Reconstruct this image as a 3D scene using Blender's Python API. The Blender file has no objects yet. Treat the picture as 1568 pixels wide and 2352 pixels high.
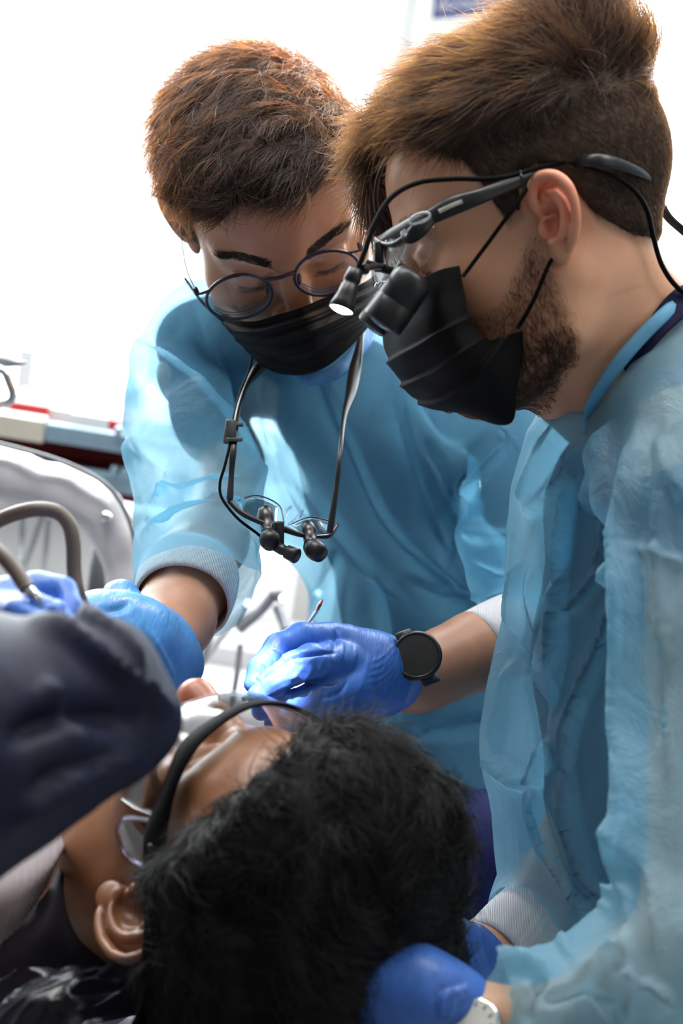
import bpy, math, random
import numpy as np
from mathutils import Matrix, Vector

# ------------------------------------------------------------------ camera, sky, lights, exposure
scene = bpy.context.scene
COL = scene.collection
RND = random.Random(7)
NR = np.random.RandomState(11)
FPX = 4500.0                       # focal length in pixels of the 1568 x 2352 frame
CAM = np.array((0.0, 0.0, 1.40))
CROT = Matrix.Rotation(math.radians(72.0), 3, 'X') @ Matrix.Rotation(math.radians(9.0), 3, 'Z')
CM = np.array(CROT)
cam_data = bpy.data.cameras.new('camera')
cam_data.sensor_fit = 'VERTICAL'
cam_data.sensor_height = 36.0
cam_data.lens = FPX / 2352.0 * 36.0
cam_data.clip_start = 0.02
cam_data.dof.use_dof = True
cam_data.dof.focus_distance = 1.42
cam_data.dof.aperture_fstop = 5.6
cam = bpy.data.objects.new('camera', cam_data)
cam.location = CAM
cam.rotation_euler = CROT.to_euler()
COL.objects.link(cam)
scene.camera = cam

world = bpy.data.worlds.new('sky')
scene.world = world
world.use_nodes = True
world.node_tree.nodes['Background'].inputs['Color'].default_value = (0.95, 0.98, 1.0, 1)
world.node_tree.nodes['Background'].inputs['Strength'].default_value = 3.0

vs = scene.view_settings
vs.view_transform = 'Standard'
vs.look = 'None'
vs.exposure = 0.18
vs.gamma = 1.0
vs.use_curve_mapping = False


def c2w(p):
    return np.asarray(p, float) @ CM.T + CAM


def w2c(p):
    return (np.asarray(p, float) - CAM) @ CM


def C(px, py, d):
    """a point seen at pixel (px, py) at depth d, in camera axes"""
    return np.array(((px - 784.0) / FPX * d, -(py - 1176.0) / FPX * d, -d))


def area(name, loc, target, sx, sy, power, color):
    ld = bpy.data.lights.new(name, 'AREA')
    ld.shape = 'RECTANGLE'
    ld.size, ld.size_y, ld.energy, ld.color = sx, sy, power, color
    o = bpy.data.objects.new(name, ld)
    o.location = loc
    o.rotation_euler = (Vector(target) - Vector(loc)).to_track_quat('-Z', 'Y').to_euler()
    COL.objects.link(o)
    return o


def spot(name, loc, target, power, color, angle, blend=0.4, size=0.03):
    ld = bpy.data.lights.new(name, 'SPOT')
    ld.energy, ld.color, ld.spot_size, ld.spot_blend, ld.shadow_soft_size = power, color, math.radians(angle), blend, size
    o = bpy.data.objects.new(name, ld)
    o.location = loc
    o.rotation_euler = (Vector(target) - Vector(loc)).to_track_quat('-Z', 'Y').to_euler()
    COL.objects.link(o)
    return o


# daylight through the back windows, added fill lights at the sides and the panel lamps of the ceiling
area('back_window_daylight', (-0.3, 3.45, 1.6), (0, 1.2, 1.1), 4.0, 2.2, 260, (0.93, 0.98, 1.0))
area('left_fill_light', (-2.45, 2.2, 1.6), (0, 1.5, 1.0), 1.3, 1.3, 7, (0.93, 0.98, 1.0))  # added weak fill; the left wall is solid, without a window
area('right_fill_light', (2.3, 0.2, 1.9), (0.3, 1.4, 1.0), 2.0, 1.6, 9, (1.0, 0.88, 0.74))  # added warm fill for the near man's face and gown, no fixture there
area('ceiling_panel_light', (0.75, 1.55, 2.70), (0.4, 1.35, 0.8), 1.2, 0.6, 13, (1.0, 0.98, 0.95))
area('rear_ceiling_panel_light', (-0.55, 1.75, 2.70), (-0.65, 2.75, 0.6), 1.2, 0.6, 34, (1.0, 0.98, 0.95))
spot('headlamp_beam', c2w(C(770, 735, 1.235)), c2w(C(560, 1585, 1.36)), 30, (1.0, 0.74, 1.0), 19, 0.4, 0.008)
spot('dental_lamp_beam', (-0.55, 1.05, 2.0), c2w(C(500, 1570, 1.36)), 60, (0.95, 0.92, 1.0), 9, 0.5, 0.04)
spot('warm_lamp_beam', (0.60, 2.9, 2.35), c2w(C(730, 170, 1.64)), 700, (1.0, 0.60, 0.28), 7, 0.8, 0.06)


# ------------------------------------------------------------------ sculpting volume: signed distances, meshed with surface nets
class Vol:
    def __init__(s, lo, hi, h):
        s.lo = np.array(lo, float)
        s.h = h
        s.n = np.ceil((np.array(hi, float) - s.lo) / h).astype(int) + 1
        s.f = np.full(s.n, 0.15, np.float32)

    def axes(s, sl=None):
        r = []
        for i in range(3):
            a = (s.lo[i] + s.h * np.arange(s.n[i])).astype(np.float32)
            if sl:
                a = a[sl[i]]
            sh = [1, 1, 1]
            sh[i] = -1
            r.append(a.reshape(sh))
        return r

    def put(s, fn, lo, hi, k=0.0, mode='add'):
        pad = max(k, 0.0) + 0.02
        a = np.clip(np.floor((np.array(lo) - pad - s.lo) / s.h).astype(int), 0, s.n)
        b = np.clip(np.ceil((np.array(hi) + pad - s.lo) / s.h).astype(int) + 1, 0, s.n)
        if np.any(b <= a):
            return
        sl = tuple(slice(a[i], b[i]) for i in range(3))
        d = fn(*s.axes(sl)).astype(np.float32)
        f = s.f[sl]
        if mode == 'sub':
            d = -d
            if k > 0:
                h = np.maximum(k - np.abs(f - d), 0) / k
                s.f[sl] = np.maximum(f, d) + h * h * k * 0.25
            else:
                s.f[sl] = np.maximum(f, d)
        else:
            if k > 0:
                h = np.maximum(k - np.abs(f - d), 0) / k
                s.f[sl] = np.minimum(f, d) - h * h * k * 0.25
            else:
                s.f[sl] = np.minimum(f, d)

    def cap(s, a, b, ra, rb=None, k=0.0, mode='add', flat=None):
        rb = ra if rb is None else rb
        a = np.array(a, float)
        b = np.array(b, float)
        ba = b - a
        bb = max(float(ba @ ba), 1e-12)

        def fn(X, Y, Z):
            x, y, z = X - a[0], Y - a[1], Z - a[2]
            t = np.clip((x * ba[0] + y * ba[1] + z * ba[2]) / bb, 0, 1)
            x = x - t * ba[0]
            y = y - t * ba[1]
            z = z - t * ba[2]
            q = x * x + y * y + z * z
            m = 1.0
            if flat is not None:
                nrm, fl = flat
                e = x * nrm[0] + y * nrm[1] + z * nrm[2]
                q = q - e * e + (e / fl) ** 2
                m = min(1.0, fl)
            return (np.sqrt(np.maximum(q, 1e-12)) - (ra + t * (rb - ra))) * m
        R = max(ra, rb) * (max(1.0, flat[1]) if flat else 1.0)
        s.put(fn, np.minimum(a, b) - R, np.maximum(a, b) + R, k, mode)

    def chain(s, pts, rs, k=0.0, mode='add', flat=None):
        for i in range(len(pts) - 1):
            s.cap(pts[i], pts[i + 1], rs[i], rs[i + 1], k, mode, flat)

    def ell(s, c, r, k=0.0, mode='add', rot=None):
        c = np.array(c, float)
        r = np.array(r, float)

        def fn(X, Y, Z):
            x, y, z = X - c[0], Y - c[1], Z - c[2]
            if rot is not None:
                M = rot
                x, y, z = (M[0][0] * x + M[0][1] * y + M[0][2] * z, M[1][0] * x + M[1][1] * y + M[1][2] * z,
                           M[2][0] * x + M[2][1] * y + M[2][2] * z)
            k0 = np.sqrt((x / r[0]) ** 2 + (y / r[1]) ** 2 + (z / r[2]) ** 2)
            k1 = np.sqrt((x / r[0] ** 2) ** 2 + (y / r[1] ** 2) ** 2 + (z / r[2] ** 2) ** 2)
            return k0 * (k0 - 1.0) / np.maximum(k1, 1e-6)
        R = max(r) if rot is not None else r
        s.put(fn, c - R, c + R, k, mode)

    def mesh(s, f=None):
        f = s.f if f is None else f
        h, lo = s.h, s.lo
        sg = f < 0
        nx, ny, nz = f.shape
        cnt = np.zeros((nx - 1, ny - 1, nz - 1), np.uint8)
        for dx in (0, 1):
            for dy in (0, 1):
                for dz in (0, 1):
                    cnt += sg[dx:nx - 1 + dx, dy:ny - 1 + dy, dz:nz - 1 + dz]
        act = (cnt > 0) & (cnt < 8)
        idx = np.argwhere(act)
        ids = np.full(act.shape, -1, np.int64)
        ids[act] = np.arange(len(idx))
        cv = {}
        for dx in (0, 1):
            for dy in (0, 1):
                for dz in (0, 1):
                    cv[dx, dy, dz] = f[idx[:, 0] + dx, idx[:, 1] + dy, idx[:, 2] + dz]
        acc = np.zeros((len(idx), 3))
        num = np.zeros(len(idx))
        for a0 in cv:
            for ax in range(3):
                if a0[ax] == 1:
                    continue
                b0 = list(a0)
                b0[ax] = 1
                va, vb = cv[a0], cv[tuple(b0)]
                m = (va < 0) != (vb < 0)
                t = np.where(m, va / np.where(m, va - vb, 1), 0)
                for q in range(3):
                    acc[:, q] += m * (a0[q] + (t if q == ax else 0))
                num += m
        V = lo + h * (idx + acc / num[:, None])
        Q = []
        for ax in range(3):
            u, v = (ax + 1) % 3, (ax + 2) % 3
            A = [slice(None)] * 3
            B = [slice(None)] * 3
            A[ax] = slice(0, -1)
            B[ax] = slice(1, None)
            ch = sg[tuple(A)] != sg[tuple(B)]
            e = np.argwhere(ch)
            ok = (e[:, u] > 0) & (e[:, v] > 0) & (e[:, u] < f.shape[u] - 1) & (e[:, v] < f.shape[v] - 1)
            e = e[ok]
            ins = sg[tuple(A)][e[:, 0], e[:, 1], e[:, 2]]
            q = []
            for du, dv in ((-1, -1), (0, -1), (0, 0), (-1, 0)):
                g = e.copy()
                g[:, u] += du
                g[:, v] += dv
                q.append(ids[g[:, 0], g[:, 1], g[:, 2]])
            q = np.stack(q, 1)
            q[~ins] = q[~ins][:, ::-1]
            Q.append(q)
        return V, np.concatenate(Q)

    def sample(s, P, f=None):
        f = s.f if f is None else f
        g = (np.asarray(P) - s.lo) / s.h
        g = np.clip(g, 0, np.array(f.shape) - 1.001)
        i = g.astype(int)
        t = g - i
        r = 0
        for dx in (0, 1):
            for dy in (0, 1):
                for dz in (0, 1):
                    w = (t[:, 0] if dx else 1 - t[:, 0]) * (t[:, 1] if dy else 1 - t[:, 1]) * (t[:, 2] if dz else 1 - t[:, 2])
                    r = r + w * f[i[:, 0] + dx, i[:, 1] + dy, i[:, 2] + dz]
        return r


def vnormals(V, Q):
    N = np.zeros_like(V)
    fn = np.cross(V[Q[:, 2]] - V[Q[:, 0]], V[Q[:, 3]] - V[Q[:, 1]])
    for i in range(4):
        for a in range(3):
            N[:, a] += np.bincount(Q[:, i], fn[:, a], len(V))
    return N / np.maximum(np.linalg.norm(N, axis=1, keepdims=True), 1e-12)


def relax(V, Q, it=1, w=0.5, keep=None):
    n = len(V)
    E = np.concatenate([Q[:, [0, 1]], Q[:, [1, 2]], Q[:, [2, 3]], Q[:, [3, 0]]])
    E = np.concatenate([E, E[:, ::-1]])
    deg = np.maximum(np.bincount(E[:, 0], minlength=n), 1)
    V = V.copy()
    for _ in range(it):
        A = np.stack([np.bincount(E[:, 0], V[E[:, 1], a], n) / deg for a in range(3)], 1)
        A[np.bincount(E[:, 0], minlength=n) == 0] = 0
        nv = V + w * (A - V)
        if keep is not None:
            nv[keep] = V[keep]
        V = nv
    return V


def nblur(V, Q, it=8):
    N = vnormals(V, Q)
    return unit(relax(N, Q, it, 0.9))


def drop(V, Q, mask):
    """remove the vertices in mask and the quads that touch them"""
    keep = ~mask
    Q = Q[keep[Q].all(1)]
    used = np.zeros(len(V), bool)
    used[Q.ravel()] = True
    re = np.cumsum(used) - 1
    return V[used], re[Q]


def seg2d(P, pts):
    """distance from 2-D points to a polyline, signed side, and position along it (0..1)"""
    pts = np.array(pts, float)
    L = np.concatenate([[0], np.cumsum(np.linalg.norm(np.diff(pts, axis=0), axis=1))])
    best = np.full(len(P), 1e9)
    par = np.zeros(len(P))
    side = np.ones(len(P))
    for i in range(len(pts) - 1):
        a, b = pts[i], pts[i + 1]
        ba = b - a
        t = np.clip(((P - a) @ ba) / max(ba @ ba, 1e-9), 0, 1)
        q = P - a - t[:, None] * ba
        d = np.hypot(q[:, 0], q[:, 1])
        m = d < best
        best[m] = d[m]
        par[m] = ((L[i] + t * (L[i + 1] - L[i])) / L[-1])[m]
        side[m] = np.sign(ba[0] * q[:, 1] - ba[1] * q[:, 0])[m]
    return best, side, par


def proj(V):
    d = -V[:, 2]
    return np.stack([784 + V[:, 0] / d * FPX, 1176 - V[:, 1] / d * FPX], 1)


def folds(V, Q, lst, facing=True, soft=0):
    """sculpt cloth folds: each (polyline, width, height[, kind]) raises a ridge or presses a valley along its line"""
    N = nblur(V, Q, soft) if soft else vnormals(V, Q)
    P = proj(V)
    view = -V / np.linalg.norm(V, axis=1, keepdims=True)
    fw = np.clip((N * view).sum(1) * 2.5 + 0.5, 0, 1) if facing else np.ones(len(V))
    D = np.zeros(len(V))
    for it in lst:
        pts, w, amp = it[0], it[1], it[2]
        kind = it[3] if len(it) > 3 else 'r'
        arr = np.array(pts, float)
        m = ((P > arr.min(0) - 3 * w) & (P < arr.max(0) + 3 * w)).all(1)
        if not m.any():
            continue
        d, sd, t = seg2d(P[m], smooth2(arr))
        taper = np.clip(np.minimum(t, 1 - t) * 5 + 0.05, 0, 1) ** 0.7
        if kind == 'r':
            pr = np.exp(-np.abs(d) / w) * 0.6 + 0.4 * np.exp(-(d / w) ** 2)
        elif kind == 's':           # a step: cloth lapping over, full height on one side and falling away
            pr = np.where(sd > 0, np.exp(-d / (2.2 * w)), np.exp(-(d / (0.28 * w)) ** 2))
        else:
            pr = np.exp(-(d / w) ** 2)
        D[m] += amp * pr * taper
    return V + N * (D * fw)[:, None]


def catmull(P, n):
    """resample control points (k, dim) smoothly to n points"""
    P = np.asarray(P, float)
    k = len(P)
    if k == 2:
        t = np.linspace(0, 1, n).reshape([-1] + [1] * (P.ndim - 1))
        return P[0] + t * (P[1] - P[0])
    E = np.concatenate([[2 * P[0] - P[1]], P, [2 * P[-1] - P[-2]]])
    u = np.linspace(0, k - 1 - 1e-9, n)
    i = u.astype(int)
    t = (u - i).reshape([-1] + [1] * (P.ndim - 1))
    a, b, c, d = E[i], E[i + 1], E[i + 2], E[i + 3]
    return 0.5 * (2 * b + (c - a) * t + (2 * a - 5 * b + 4 * c - d) * t ** 2 + (3 * b - a - 3 * c + d) * t ** 3)


def smooth2(a):
    return catmull(a, max(len(a) * 5, 6)) if len(a) > 2 else a


def noise3(P, s, seed=0):
    """smooth value noise in -1..1"""
    rs = np.random.RandomState(seed)
    T = rs.rand(32, 32, 32) * 2 - 1
    g = np.asarray(P) * s + 100.0
    i = np.floor(g).astype(int)
    t = g - i
    t = t * t * (3 - 2 * t)
    r = 0
    for dx in (0, 1):
        for dy in (0, 1):
            for dz in (0, 1):
                w = (t[:, 0] if dx else 1 - t[:, 0]) * (t[:, 1] if dy else 1 - t[:, 1]) * (t[:, 2] if dz else 1 - t[:, 2])
                r = r + w * T[(i[:, 0] + dx) % 32, (i[:, 1] + dy) % 32, (i[:, 2] + dz) % 32]
    return r


# ------------------------------------------------------------------ objects
def thing(name, label, cat, at, group=None):
    o = bpy.data.objects.new(name, None)
    o.empty_display_size = 0.05
    o.location = at
    o['label'] = label
    o['category'] = cat
    if group:
        o['group'] = group
    COL.objects.link(o)
    return o


def world_origin(par):
    p = np.zeros(3)
    while par is not None:
        p = p + np.array(par.location)
        par = par.parent
    return p


def part(name, V, F, mat, parent=None, label=None, cat=None, kind=None, world=False, smooth=True, group=None, attrs=None, uv=None):
    """link one mesh; V in camera axes (or world axes when world=True)"""
    V = np.asarray(V, float)
    W = V if world else c2w(V)
    org = world_origin(parent)
    loc = np.zeros(3)
    if parent is None:
        loc = np.array(((W[:, 0].min() + W[:, 0].max()) / 2, (W[:, 1].min() + W[:, 1].max()) / 2, W[:, 2].min()))
    W = W - org - loc
    me = bpy.data.meshes.new(name)
    if isinstance(F, np.ndarray):
        k = F.shape[1]
        me.vertices.add(len(W))
        me.vertices.foreach_set('co', W.ravel().astype(np.float32))
        me.loops.add(F.size)
        me.loops.foreach_set('vertex_index', F.ravel().astype(np.int32))
        me.polygons.add(len(F))
        me.polygons.foreach_set('loop_start', np.arange(0, F.size, k, dtype=np.int32))
        me.update(calc_edges=True)
    else:
        me.from_pydata(W.tolist(), [], [list(map(int, q)) for q in F])
        me.update()
    if smooth:
        me.polygons.foreach_set('use_smooth', np.ones(len(me.polygons), bool))
    if attrs:
        for kname, val in attrs.items():
            at = me.attributes.new(kname, 'FLOAT', 'POINT')
            at.data.foreach_set('value', np.asarray(val, np.float32))
    me.materials.append(mat)
    o = bpy.data.objects.new(name, me)
    o.location = loc
    o.parent = parent
    if label:
        o['label'] = label
    if cat:
        o['category'] = cat
    if kind:
        o['kind'] = kind
    if group:
        o['group'] = group
    COL.objects.link(o)
    return o


def join(*ms):
    V, F, n = [], [], 0
    for v, f in ms:
        V.append(np.asarray(v, float))
        F += [[int(i) + n for i in q] for q in f]
        n += len(v)
    return np.concatenate(V), F


def frame(P):
    """parallel-transport frames along a polyline"""
    T = np.gradient(P, axis=0)
    T /= np.maximum(np.linalg.norm(T, axis=1, keepdims=True), 1e-9)
    a = np.array((0, 0, 1.0)) if abs(T[0][2]) < 0.8 else np.array((1.0, 0, 0))
    u = np.cross(T[0], a)
    u /= np.linalg.norm(u)
    U = [u]
    for i in range(1, len(P)):
        u = U[-1] - T[i] * (U[-1] @ T[i])
        U.append(u / max(np.linalg.norm(u), 1e-9))
    U = np.array(U)
    return T, U, np.cross(T, U)


def tube(P, r, seg=10, n=None, flat=1.0, up=None):
    """round or flattened tube along control points"""
    P = np.asarray(P, float)
    r = np.atleast_1d(np.asarray(r, float))
    if len(r) == 1:
        r = np.repeat(r, len(P))
    if n:
        r = np.maximum(catmull(r[:, None], n)[:, 0], 1e-5)
        P = catmull(P, n)
    T, U, B = frame(P)
    if up is not None:
        up = np.asarray(up, float)
        up = np.broadcast_to(up, P.shape)
        U = up - T * (up * T).sum(1, keepdims=True)
        U /= np.maximum(np.linalg.norm(U, axis=1, keepdims=True), 1e-9)
        B = np.cross(T, U)
    th = np.linspace(0, 2 * math.pi, seg, endpoint=False)
    V = (P[:, None] + r[:, None, None] * (np.cos(th)[None, :, None] * U[:, None] * flat + np.sin(th)[None, :, None] * B[:, None])).reshape(-1, 3)
    F = []
    m = len(P)
    for i in range(m - 1):
        for j in range(seg):
            k = (j + 1) % seg
            F.append([i * seg + j, (i + 1) * seg + j, (i + 1) * seg + k, i * seg + k])
    F = [q[::-1] for q in F]
    F.append(list(range(seg)))
    F.append([(m - 1) * seg + j for j in range(seg)][::-1])
    return V, F


def lathe(a, b, prof, seg=24):
    """solid of revolution from a to b; prof = [(t along, radius), ...]"""
    a, b = np.asarray(a, float), np.asarray(b, float)
    P = np.array([a + (b - a) * t for t, _ in prof])
    ax = (b - a) / np.linalg.norm(b - a)
    u = np.cross(ax, (0.3, 0.9, 0.2))
    u /= np.linalg.norm(u)
    w = np.cross(ax, u)
    th = np.linspace(0, 2 * math.pi, seg, endpoint=False)
    V = np.concatenate([p + r * (np.cos(th)[:, None] * u + np.sin(th)[:, None] * w) for p, (_, r) in zip(P, prof)])
    F = []
    for i in range(len(prof) - 1):
        for j in range(seg):
            k = (j + 1) % seg
            F.append([i * seg + j, i * seg + k, (i + 1) * seg + k, (i + 1) * seg + j])
    F.append(list(range(seg))[::-1])
    F.append([(len(prof) - 1) * seg + j for j in range(seg)])
    return V, F


def sheet(G, nu, nv, thick=0.0, disp=None):
    """smooth sheet through a grid of control points (rows, cols, 3); thick gives it a back side"""
    G = np.asarray(G, float)
    A = catmull(G, nv)                                    # along rows
    A = catmull(A.transpose(1, 0, 2), nu).transpose(1, 0, 2)   # along columns -> (nv, nu, 3)
    du = np.gradient(A, axis=1)
    dv = np.gradient(A, axis=0)
    N = np.cross(du, dv)
    N /= np.maximum(np.linalg.norm(N, axis=2, keepdims=True), 1e-12)
    if (N[nv // 2, nu // 2] * A[nv // 2, nu // 2]).sum() > 0:
        N = -N
    if disp is not None:
        uu, vv = np.meshgrid(np.linspace(0, 1, nu), np.linspace(0, 1, nv))
        A = A + N * disp(uu, vv)[..., None]
    V = A.reshape(-1, 3)
    idx = np.arange(nu * nv).reshape(nv, nu)
    F = np.stack([idx[:-1, :-1], idx[:-1, 1:], idx[1:, 1:], idx[1:, :-1]], -1).reshape(-1, 4)
    c = np.cross(V[F[0, 1]] - V[F[0, 0]], V[F[0, 3]] - V[F[0, 0]])
    if c @ N[0, 0] < 0:
        F = F[:, ::-1]
    if thick:
        V2 = V - N.reshape(-1, 3) * thick
        n = len(V)
        F2 = F[:, ::-1] + n
        rim = []
        loop = list(idx[0, :]) + list(idx[1:, -1]) + list(idx[-1, -2::-1]) + list(idx[-2:0:-1, 0])
        for i in range(len(loop)):
            a, b = loop[i], loop[(i + 1) % len(loop)]
            rim.append([b, a, a + n, b + n])
        V = np.concatenate([V, V2])
        F = np.concatenate([F, F2, np.array(rim)])
    return V, F


def rbox(c, half, R=None, bev=0.1):
    """box with chamfered edges; R rows are its axes"""
    R = np.eye(3) if R is None else np.asarray(R, float)
    h = np.asarray(half, float)
    b = min(h) * bev
    V, F = [], []
    lv = [(-1, 0), (-1, 1), (1, 1), (1, 0)]
    for sz, ins in lv:
        z = sz * (h[2] - (0 if ins == 0 else b))
        i = b if ins == 0 else 0
        x, y = h[0] - i, h[1] - i
        q = b * 0.8
        for (sx, sy, order) in ((1, 1, 0), (-1, 1, 1), (-1, -1, 0), (1, -1, 1)):
            p = [(sx * x, sy * (y - q), z), (sx * (x - q), sy * y, z)]
            V += p if order == 0 else p[::-1]
    for l in range(3):
        for j in range(8):
            k = (j + 1) % 8
            F.append([l * 8 + j, l * 8 + k, (l + 1) * 8 + k, (l + 1) * 8 + j])
    F.append(list(range(8))[::-1])
    F.append([24 + j for j in range(8)])
    return np.asarray(V) @ R + np.asarray(c, float), F


def strands(name, P, rad, mat, parent, tip=0.25):
    """hair strands as one curves object; P (n, m, 3) in camera axes"""
    n, m, _ = P.shape
    W = c2w(P.reshape(-1, 3)) - world_origin(parent)
    hc = bpy.data.hair_curves.new(name)
    hc.add_curves([m] * n)
    hc.attributes['position'].data.foreach_set('vector', W.ravel().astype(np.float32))
    r = np.tile(rad * np.linspace(1, tip, m), n).astype(np.float32)
    at = hc.attributes.get('radius') or hc.attributes.new('radius', 'FLOAT', 'POINT')
    at.data.foreach_set('value', r)
    hc.materials.append(mat)
    o = bpy.data.objects.new(name, hc)
    o.parent = parent
    o['kind'] = 'stuff'
    COL.objects.link(o)
    return o


def surf_points(V, Q, n, weight=None, rs=NR):
    a = V[Q]
    ar = np.linalg.norm(np.cross(a[:, 2] - a[:, 0], a[:, 3] - a[:, 1]), axis=1)
    if weight is not None:
        ar = ar * weight[Q].mean(1)
    cdf = np.cumsum(ar)
    k = np.searchsorted(cdf, rs.rand(n) * cdf[-1])
    u, v = rs.rand(n, 1), rs.rand(n, 1)
    q = a[k]
    P = (1 - u) * (1 - v) * q[:, 0] + u * (1 - v) * q[:, 1] + u * v * q[:, 2] + (1 - u) * v * q[:, 3]
    N = vnormals(V, Q)[Q[k]].mean(1)
    return P, N / np.maximum(np.linalg.norm(N, axis=1, keepdims=True), 1e-9)


def unit(v):
    return v / np.maximum(np.linalg.norm(v, axis=-1, keepdims=True), 1e-9)


def grow(P, N, comb, length, lift, m=7, curl=0.0, clump=0.35, cell=120.0, seed=0, droop=0.0, gdir=(0, 0, -1)):
    """strands rooted at P that leave along the normal and lie over into the comb direction (head axes)"""
    rs = np.random.RandomState(seed + 5)
    n = len(P)
    key = np.floor(P * cell + rs.rand(3)).astype(int)
    hsh = (key[:, 0] * 73856093 ^ key[:, 1] * 19349663 ^ key[:, 2] * 83492791) % 4096
    jit = rs.randn(4096, 3)[hsh]
    T = comb + clump * jit * 0.5 + 0.18 * rs.randn(n, 3)
    T = unit(T - N * (T * N).sum(1, keepdims=True))
    L = (length * (0.7 + 0.5 * rs.rand(n)))[:, None]
    lf = (lift * (0.7 + 0.6 * rs.rand(n)))[:, None] if np.ndim(lift) else lift * (0.7 + 0.6 * rs.rand(n))[:, None]
    side = np.cross(N, T)
    ph = rs.rand(n, 1) * 6.28
    out = [P - N * 0.002]
    cur = P.copy()
    for i in range(1, m):
        s = i / (m - 1)
        d = T + N * (lf * (1 - 1.6 * s)) + np.asarray(gdir) * droop * s + side * (curl * np.sin(ph + s * 5.0))
        cur = cur + unit(d) * L / (m - 1)
        out.append(cur)
    return np.stack(out, 1)


# ------------------------------------------------------------------ materials
def nodes(name):
    m = bpy.data.materials.new(name)
    m.use_nodes = True
    nt = m.node_tree
    return m, nt, nt.nodes['Principled BSDF'], nt.nodes['Material Output']


def ramp(nt, fac, stops):
    r = nt.nodes.new('ShaderNodeValToRGB')
    e = r.color_ramp.elements
    while len(e) < len(stops):
        e.new(0.5)
    for q, (p, c) in zip(e, stops):
        q.position = p
        q.color = (*c, 1) if len(c) == 3 else c
    nt.links.new(fac, r.inputs[0])
    return r.outputs[0]


def noise(nt, scale, detail=4, rough=0.55, kind='Object', dist=0.0):
    tc = nt.nodes.new('ShaderNodeTexCoord')
    n = nt.nodes.new('ShaderNodeTexNoise')
    n.inputs['Scale'].default_value = scale
    n.inputs['Detail'].default_value = detail
    n.inputs['Roughness'].default_value = rough
    n.inputs['Distortion'].default_value = dist
    nt.links.new(tc.outputs[kind], n.inputs['Vector'])
    return n.outputs['Fac']


def bump(nt, bsdf, h, strength, dist):
    b = nt.nodes.new('ShaderNodeBump')
    b.inputs['Strength'].default_value = strength
    b.inputs['Distance'].default_value = dist
    nt.links.new(h, b.inputs['Height'])
    nt.links.new(b.outputs[0], bsdf.inputs['Normal'])
    return b


def plain(name, col, rough=0.5, metal=0.0, var=0.08, scale=40.0, bmp=0.0, spec=0.5, coat=0.0, bscale=None):
    m, nt, b, _ = nodes(name)
    lo = tuple(max(0, c * (1 - var)) for c in col)
    hi = tuple(min(1, c * (1 + var)) for c in col)
    f = noise(nt, scale)
    nt.links.new(ramp(nt, f, [(0.3, lo), (0.7, hi)]), b.inputs['Base Color'])
    b.inputs['Roughness'].default_value = rough
    b.inputs['Metallic'].default_value = metal
    b.inputs['Specular IOR Level'].default_value = spec
    b.inputs['Coat Weight'].default_value = coat
    if bmp:
        bump(nt, b, noise(nt, bscale or scale * 4, 3), bmp, 0.001)
    return m


def skin(name, col, deep, stub=(0.05, 0.03, 0.02), rough=0.42):
    """skin: blotchy tone, pores, and shaved or bearded areas from the mesh's own 'stubble' attribute"""
    m, nt, b, _ = nodes(name)
    f = noise(nt, 26, 5)
    base = ramp(nt, f, [(0.3, deep), (0.65, col)])
    at = nt.nodes.new('ShaderNodeAttribute')
    at.attribute_name = 'stubble'
    sp = noise(nt, 900, 2)
    mul = nt.nodes.new('ShaderNodeMath')
    mul.operation = 'MULTIPLY_ADD'
    nt.links.new(sp, mul.inputs[0])
    mul.inputs[1].default_value = 0.7
    mul.inputs[2].default_value = 0.45
    m2 = nt.nodes.new('ShaderNodeMath')
    m2.operation = 'MULTIPLY'
    m2.use_clamp = True
    nt.links.new(at.outputs['Fac'], m2.inputs[0])
    nt.links.new(mul.outputs[0], m2.inputs[1])
    mx = nt.nodes.new('ShaderNodeMix')
    mx.data_type = 'RGBA'
    nt.links.new(m2.outputs[0], mx.inputs['Factor'])
    nt.links.new(base, mx.inputs['A'])
    mx.inputs['B'].default_value = (*stub, 1)
    a2 = nt.nodes.new('ShaderNodeAttribute')
    a2.attribute_name = 'flush'
    mr = nt.nodes.new('ShaderNodeMix')
    mr.data_type = 'RGBA'
    nt.links.new(a2.outputs['Fac'], mr.inputs['Factor'])
    nt.links.new(mx.outputs['Result'], mr.inputs['A'])
    mr.inputs['B'].default_value = (min(1, col[0] * 1.15), col[1] * 0.62, col[2] * 0.6, 1)
    nt.links.new(mr.outputs['Result'], b.inputs['Base Color'])
    b.inputs['Roughness'].default_value = rough
    b.inputs['Subsurface Weight'].default_value = 0.18
    b.inputs['Subsurface Radius'].default_value = (0.012, 0.004, 0.002)
    b.inputs['Subsurface Scale'].default_value = 0.4
    bump(nt, b, noise(nt, 700, 3), 0.12, 0.0006)
    return m


def hairmat(name, melanin, red, rough=0.35, rnd=0.25, tint=None):
    m, nt, b, out = nodes(name)
    h = nt.nodes.new('ShaderNodeBsdfHairPrincipled')
    h.parametrization = 'MELANIN' if tint is None else 'COLOR'
    if tint is None:
        h.inputs['Melanin'].default_value = melanin
        h.inputs['Melanin Redness'].default_value = red
    else:
        h.inputs['Color'].default_value = (*tint, 1)
    h.inputs['Roughness'].default_value = rough
    h.inputs['Radial Roughness'].default_value = 0.45
    h.inputs['Random Color'].default_value = rnd
    nt.links.new(h.outputs[0], out.inputs['Surface'])
    return m


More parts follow.
